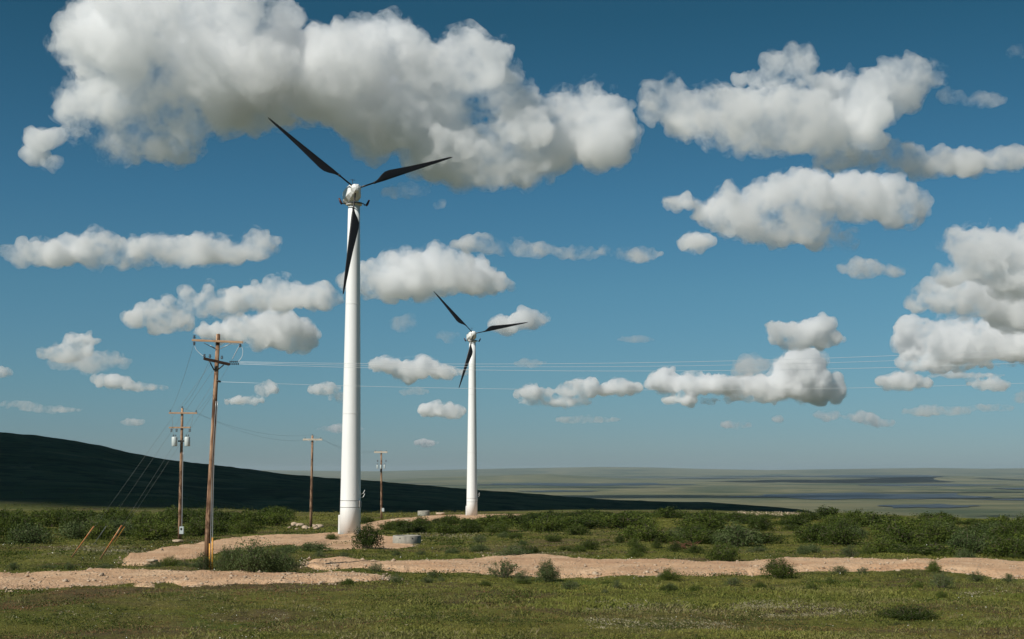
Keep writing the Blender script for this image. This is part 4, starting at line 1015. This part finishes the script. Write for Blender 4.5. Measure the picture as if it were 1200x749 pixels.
BASE = 1300.
def dist_for(yb): return BASE * F / (551 - yb)
CL = [
 ([(170, 60, 105, 62), (105, 55, 40, 30), (95, 22, 35, 14), (240, 18, 75, 50), (255, 100, 90, 48), (150, 130, 78, 42), (150, 172, 50, 26), (215, 165, 30, 26), (110, 165, 30, 18), (335, 22, 22, 14)], 215, 'near', 'huge grey-white cloud with ragged edge filling the upper left corner'),
 ([(58, 158, 26, 9), (38, 178, 10, 15), (88, 154, 25, 9), (45, 165, 14, 14), (60, 192, 14, 7)], 215, 'near', 'ragged curl of cloud hooked under the left end of the huge upper left cloud'),
 ([(385, 90, 120, 55), (440, 52, 60, 25), (520, 85, 70, 48), (300, 120, 60, 38), (470, 130, 90, 42), (575, 65, 25, 18), (340, 60, 40, 20), (585, 112, 42, 26)], 225, 'near', 'broad bright-topped cloud above the nearer turbine rotor, grey beneath'),
 ([(560, 180, 85, 38), (630, 165, 50, 36), (690, 135, 40, 44), (705, 165, 28, 36), (600, 200, 60, 22), (520, 190, 55, 24), (618, 132, 40, 20), (455, 165, 40, 28)], 228, 'near', 'cloud with a bright rounded white knob at its right end, top centre'),
 ([(600, 90, 18, 10), (585, 120, 25, 10), (475, 225, 30, 9), (515, 240, 8, 6)], 225, 'wisp', 'thin torn wisps hanging round the top centre clouds'),
 ([(930, 140, 115, 32), (840, 140, 60, 34), (785, 118, 35, 20), (1020, 108, 75, 26), (1065, 92, 48, 18), (980, 165, 60, 18), (900, 170, 60, 14)], 205, 'near', 'long grey-white cloud across the upper right sky'),
 ([(925, 75, 40, 15), (895, 92, 35, 12), (960, 95, 30, 10)], 205, 'near', 'small tuft of cloud on top of the long upper right cloud'),
 ([(1050, 188, 85, 18), (1130, 192, 60, 15), (1190, 185, 22, 14), (980, 190, 30, 10)], 212, 'near', 'low flat tail of cloud below the long upper right cloud, reaching the right edge'),
 ([(1155, 118, 26, 8), (1115, 112, 18, 8)], 205, 'wisp', 'thin wisp trailing right of the long upper right cloud'),
 ([(945, 238, 118, 28), (800, 238, 26, 12), (1045, 245, 42, 24), (870, 250, 65, 24), (925, 272, 85, 18), (985, 220, 45, 14), (815, 284, 20, 10)], 292, 'near', 'wide oval lumpy cloud in the right half below the long upper right one'),
 ([(60, 298, 62, 14), (110, 290, 35, 17), (190, 296, 52, 17), (250, 298, 42, 17), (303, 292, 22, 18), (150, 305, 110, 8)], 318, 'mid', 'long low bank of cloud at the left edge, above the utility poles'),
 ([(185, 372, 42, 15), (250, 356, 62, 17), (320, 350, 52, 15), (372, 348, 32, 14)], 385, 'mid', 'uneven cloud just above the crossarms of the leaning pole'),
 ([(315, 386, 60, 18), (265, 390, 38, 12), (335, 402, 40, 8)], 405, 'mid', 'smooth bright cloud directly right of the top of the leaning pole'),
 ([(425, 328, 36, 15), (500, 316, 52, 26), (545, 328, 50, 20), (470, 334, 48, 16), (588, 333, 16, 8), (515, 300, 22, 12)], 352, 'mid', 'puffy domed cloud between the two turbines'),
 ([(562, 287, 34, 10), (615, 293, 42, 9), (680, 296, 42, 8), (745, 299, 36, 8)], 306, 'mid', 'thin drawn-out strip of cloud in the middle of the sky'),
 ([(622, 376, 26, 12), (592, 382, 22, 8)], 392, 'mid', 'small cloud behind the right blade of the farther turbine'),
 ([(470, 380, 17, 9), (525, 393, 16, 6)], 390, 'faint', 'faint small smudge of cloud left of the farther rotor'),
 ([(480, 432, 52, 12), (530, 437, 25, 8), (450, 428, 22, 9)], 446, 'mid', 'flat cloud crossed by the wires just left of the farther tower'),
 ([(622, 426, 22, 5)], 431, 'faint', 'tiny faint cloud on the wires right of the farther tower'),
 ([(96, 399, 24, 8), (78, 413, 36, 10)], 425, 'mid', 'small bright-topped cloud at left above the dark hill'),
 ([(105, 424, 52, 13)], 438, 'faint', 'dim grey cloud base beneath the bright-topped left cloud'),
 ([(0, 436, 12, 7)], 443, 'mid', 'scrap of cloud cut by the left edge of the sky'),
 ([(132, 446, 26, 8), (165, 454, 36, 6)], 460, 'far', 'thin cloud left of the second pole'),
 ([(312, 457, 15, 7), (286, 470, 26, 6)], 477, 'far', 'pair of small puffs right of the shaft of the leaning pole'),
 ([(380, 457, 22, 8), (400, 466, 16, 5)], 470, 'far', 'small cloud touching the left side of the nearer tower'),
 ([(485, 459, 20, 5)], 463, 'faint', 'faint flat smudge of cloud right of the nearer tower'),
 ([(517, 482, 27, 9)], 491, 'far', 'small pale oval cloud just left of the farther tower, low in the sky'),
 ([(625, 461, 28, 9), (680, 455, 34, 11), (722, 456, 34, 9), (650, 472, 46, 5)], 474, 'far', 'bumpy row of cloud right of the farther tower'),
 ([(785, 446, 28, 12), (825, 450, 40, 14), (795, 468, 22, 5)], 474, 'far', 'lumpy middle cloud of the low row in the right half'),
 ([(936, 438, 30, 20), (905, 455, 68, 15), (945, 455, 42, 18), (880, 470, 60, 5)], 475, 'far', 'bright heaped cloud at the right end of the low row'),
 ([(882, 430, 26, 12)], 444, 'faint', 'grey cloud peeping out behind the bright heaped cloud'),
 ([(945, 394, 46, 15), (965, 380, 16, 9), (915, 388, 20, 10)], 410, 'mid', 'separate white cloud above the bright heaped cloud at right'),
 ([(1008, 316, 28, 10), (1048, 318, 18, 7)], 328, 'mid', 'small ragged cloud below the wide oval cloud'),
 ([(1162, 300, 48, 36), (1205, 305, 34, 32), (1118, 322, 22, 13), (1195, 330, 40, 20)], 345, 'mid', 'bright towering cloud head at the right edge'),
 ([(1145, 350, 82, 21), (1195, 358, 36, 24), (1100, 345, 28, 12)], 370, 'mid', 'middle tier of cloud under the towering head at the right edge'),
 ([(1130, 403, 78, 26), (1182, 398, 48, 34), (1085, 392, 32, 15), (1110, 425, 60, 10)], 432, 'mid', 'big lower tier of cloud stacked at the right edge'),
 ([(1058, 448, 34, 9)], 460, 'far', 'small cloud below the lower tier, left of its centre'),
 ([(1158, 451, 27, 7), (1130, 440, 50, 4)], 459, 'far', 'small cloud below the lower tier, near the right edge'),
 ([(862, 498, 20, 5)], 503, 'faint', 'tiny low cloud above the far plain, right of centre'),
 ([(970, 487, 20, 5), (1010, 490, 24, 6), (1032, 496, 20, 4), (912, 491, 9, 3)], 502, 'faint', 'string of faint low clouds above the plain at right'),
 ([(1196, 466, 14, 7)], 474, 'faint', 'faint low scrap of cloud at the right edge'),
 ([(60, 480, 40, 4), (20, 474, 30, 4)], 485, 'faint', 'faint low streak of cloud above the left end of the hill'),
 ([(400, 503, 30, 4)], 508, 'faint', 'faint low cloud behind the nearer tower'),
 ([(500, 519, 16, 4)], 524, 'faint', 'tiny faint cloud between the towers just above the plain'),
 ([(1100, 482, 44, 5), (1160, 478, 30, 4)], 488, 'faint', 'faint broad low cloud near the right edge above the plain'),
 ([(690, 492, 40, 4)], 497, 'faint', 'faint low streak of cloud right of the farther tower'),
 ([(155, 495, 16, 4)], 499, 'faint', 'very faint low cloud over the dark hill'),
 ([(745, 398, 24, 4)], 402, 'faint', 'barely visible streak of cloud right of the farther rotor'),
 ([(760, -150, 120, 30), (880, -170, 80, 30)], -90, 'near', 'long unseen cloud overhead, added to shade the far plain'),  # never in view, put in to lay shadow bands on the plain
 ([(1080, -120, 110, 28), (1190, -130, 70, 26)], -60, 'near', 'unseen cloud overhead to the upper right, added to shade the far plain'),  # out of view as well, added for its shadow on the plain
 ([(1400, 150, 100, 40), (1330, 170, 60, 24)], 200, 'near', 'unseen cloud beyond the right edge, added to shade the far plain'),  # also out of view, added for shade on the plain
 ([(1192, 60, 12, 8)], 205, 'wisp', 'small wisp at the top of the right edge'),
]
for i, (lb, yb, mt, lab) in enumerate(CL):
    c_ = cloud(lb, dist_for(yb), 300 + i, mt, lab, thick=.9, vox=1.9 if len(lb) > 3 else 1.4)
    if mt in ('near', 'mid', 'far'): cloud(lb, dist_for(yb), 300 + i, 'fringe_' + mt, None, thick=.9, vox=3.2, grow=1.2, parent=c_)

# a cloud out of frame, overhead to the left: the one whose shadow lies on the hill
def shadow_cloud():
    S = np.array([math.sin(SUN_AZ), math.cos(SUN_AZ)]) / math.tan(SUN_EL); alt = 1250.; rnd = random.Random(4); A = []
    tgt = SHADE
    for (gx, gy, r) in tgt:
        gz = H(gx, gy); c = np.array([gx + S[0] * (alt - gz), gy + S[1] * (alt - gz), alt])
        A.append((c, r))
        for k in range(6):
            th = rnd.uniform(0, 6.28); A.append((c + np.array([math.cos(th) * r * .6, math.sin(th) * r * .6, rnd.uniform(-.1, .5) * r]), r * rnd.uniform(.3, .5)))
    V = np.concatenate([ICOV * [r, r, r * .5] + c for c, r in A]); Fc = np.concatenate([ICOF + i * len(ICOV) for i in range(len(A))])
    ctr = V.mean(0); me = fast_mesh('cloud', V - ctr, Fc); o = link('cloud', me)
    m = o.modifiers.new('r', 'REMESH'); m.mode = 'VOXEL'; m.voxel_size = 14
    dg = bpy.context.evaluated_depsgraph_get(); me2 = bpy.data.meshes.new_from_object(o.evaluated_get(dg)); o.modifiers.clear(); o.data = me2; bpy.data.meshes.remove(me)
    n = len(me2.vertices); co = np.empty(n * 3); me2.vertices.foreach_get('co', co); co = co.reshape(-1, 3); no = np.empty(n * 3); me2.vertices.foreach_get('normal', no); no = no.reshape(-1, 3)
    d = 30 * (0.5 - worley(co / 90, 3)) + 14 * (.5 - worley(co / 35, 5)); co = co + no * d[:, None]
    me2.vertices.foreach_set('co', co.reshape(-1).astype(np.float32)); me2.update(); me2.materials.append(CM['shade']); o.location = ctr
    tag(o, 'large cloud overhead to the left, outside the picture, shading the dark hill', 'cloud', 'cumulus clouds')
CM['shade'] = cloud_mat(.09, 1 / 150, .2, .3)
SHADE = []
for px, d, r in ((-500, 640, 260), (-250, 590, 190), (-100, 530, 140), (20, 462, 80), (110, 450, 75), (200, 435, 72), (290, 425, 78), (380, 425, 84), (470, 440, 88), (560, 465, 95), (650, 500, 100), (740, 540, 110), (800, 640, 100), (720, 700, 120), (850, 760, 130), (880, 900, 150), (860, 1100, 170),
                 (60, 600, 110), (200, 620, 120), (350, 620, 120), (500, 640, 120),
                 (-400, 1050, 300), (-150, 1000, 260), (60, 850, 230), (250, 820, 220), (430, 850, 230), (600, 900, 220), (760, 950, 170), (100, 1200, 260), (350, 1200, 260), (600, 1250, 240), (800, 1250, 170), (-200, 1400, 260)):
    SHADE.append(((px - 600) / F * d, d, r))
shadow_cloud()

# ------------------------------------------------------------------ haze
def haze():
    lo, hi, w = -400., 330., 46500.
    zl = min(v.co.z for v in bpy.data.objects['ground'].data.vertices) - 1.0
    hi = max(max(v.co.z for v in bpy.data.objects['ground'].data.vertices), 45.) + 10
    mb = MB().box((0, 0, (zl + hi) / 2), (2 * w, 2 * w, hi - zl))
    t = NT('haze_air'); t.t.nodes.remove(t.b); v = t.n('ShaderNodeVolumePrincipled')
    v.inputs['Color'].default_value = (.72, .88, 1.0, 1); v.inputs['Density'].default_value = 1.6e-5; v.inputs['Anisotropy'].default_value = .2
    t.l(v.outputs[0], t.out.inputs['Volume'])
    o = mb.build('haze', t.m); tag(o, kind='stuff')
haze()

# ------------------------------------------------------------------ sky, sun, camera
w = bpy.data.worlds.new('World'); SC.world = w; w.use_nodes = True; nt = w.node_tree; bg = nt.nodes['Background']
sky = nt.nodes.new('ShaderNodeTexSky'); sky.sky_type = 'NISHITA'; sky.sun_disc = False; sky.sun_elevation = SUN_EL; sky.sun_rotation = SUN_AZ
sky.air_density = 1.0; sky.dust_density = .3; sky.ozone_density = 1.5; sky.altitude = 100
tc = nt.nodes.new('ShaderNodeTexCoord'); sp = nt.nodes.new('ShaderNodeSeparateXYZ'); nt.links.new(tc.outputs['Generated'], sp.inputs[0])
rp = nt.nodes.new('ShaderNodeValToRGB'); e = rp.color_ramp.elements
SKYTINT = [(0.0, (.31, .44, .66)), (.03, (.28, .44, .63)), (.06, (.27, .455, .60)), (.127, (.25, .475, .565)), (.191, (.195, .44, .53)), (.312, (.115, .34, .38)), (.6, (.14, .34, .34)), (1.0, (.17, .36, .34))]
e[0].position = 0; e[0].color = (*SKYTINT[0][1], 1); e[1].position = 1; e[1].color = (*SKYTINT[-1][1], 1)
for p, c in SKYTINT[1:-1]:
    q = e.new(p); q.color = (*c, 1)
nt.links.new(sp.outputs['Z'], rp.inputs[0])
mx = nt.nodes.new('ShaderNodeMix'); mx.data_type = 'RGBA'; mx.blend_type = 'MULTIPLY'; mx.inputs[0].default_value = 1
nt.links.new(sky.outputs[0], mx.inputs[6]); nt.links.new(rp.outputs[0], mx.inputs[7]); nt.links.new(mx.outputs[2], bg.inputs[0])
bg.inputs[1].default_value = .10
L = bpy.data.lights.new('sun', 'SUN'); L.energy = 5.0; L.angle = math.radians(.53); L.color = (1, .95, .87)
lo = bpy.data.objects.new('sun', L); COL.objects.link(lo)
d = Vector((math.sin(SUN_AZ) * math.cos(SUN_EL), math.cos(SUN_AZ) * math.cos(SUN_EL), math.sin(SUN_EL))); lo.rotation_euler = d.to_track_quat('Z', 'Y').to_euler(); lo.location = (0, -20, 40)
cam = bpy.data.cameras.new('camera'); cam.lens = 36 * F / 1200; cam.sensor_width = 36; cam.clip_start = .5; cam.clip_end = 3e5
co = bpy.data.objects.new('camera', cam); COL.objects.link(co); co.rotation_euler = (math.pi / 2 + PITCH, 0, 0); SC.camera = co
SC.view_settings.view_transform = 'Standard'; SC.view_settings.look = 'None'; SC.view_settings.gamma = 1; SC.view_settings.exposure = 0
c = SC.cycles; c.max_bounces = 12; c.volume_bounces = 10; c.diffuse_bounces = 3; c.glossy_bounces = 2; c.transmission_bounces = 3; c.transparent_max_bounces = 8
c.use_denoising = True; c.volume_max_steps = 64; c.volume_step_rate = 4; c.sample_clamp_indirect = 4
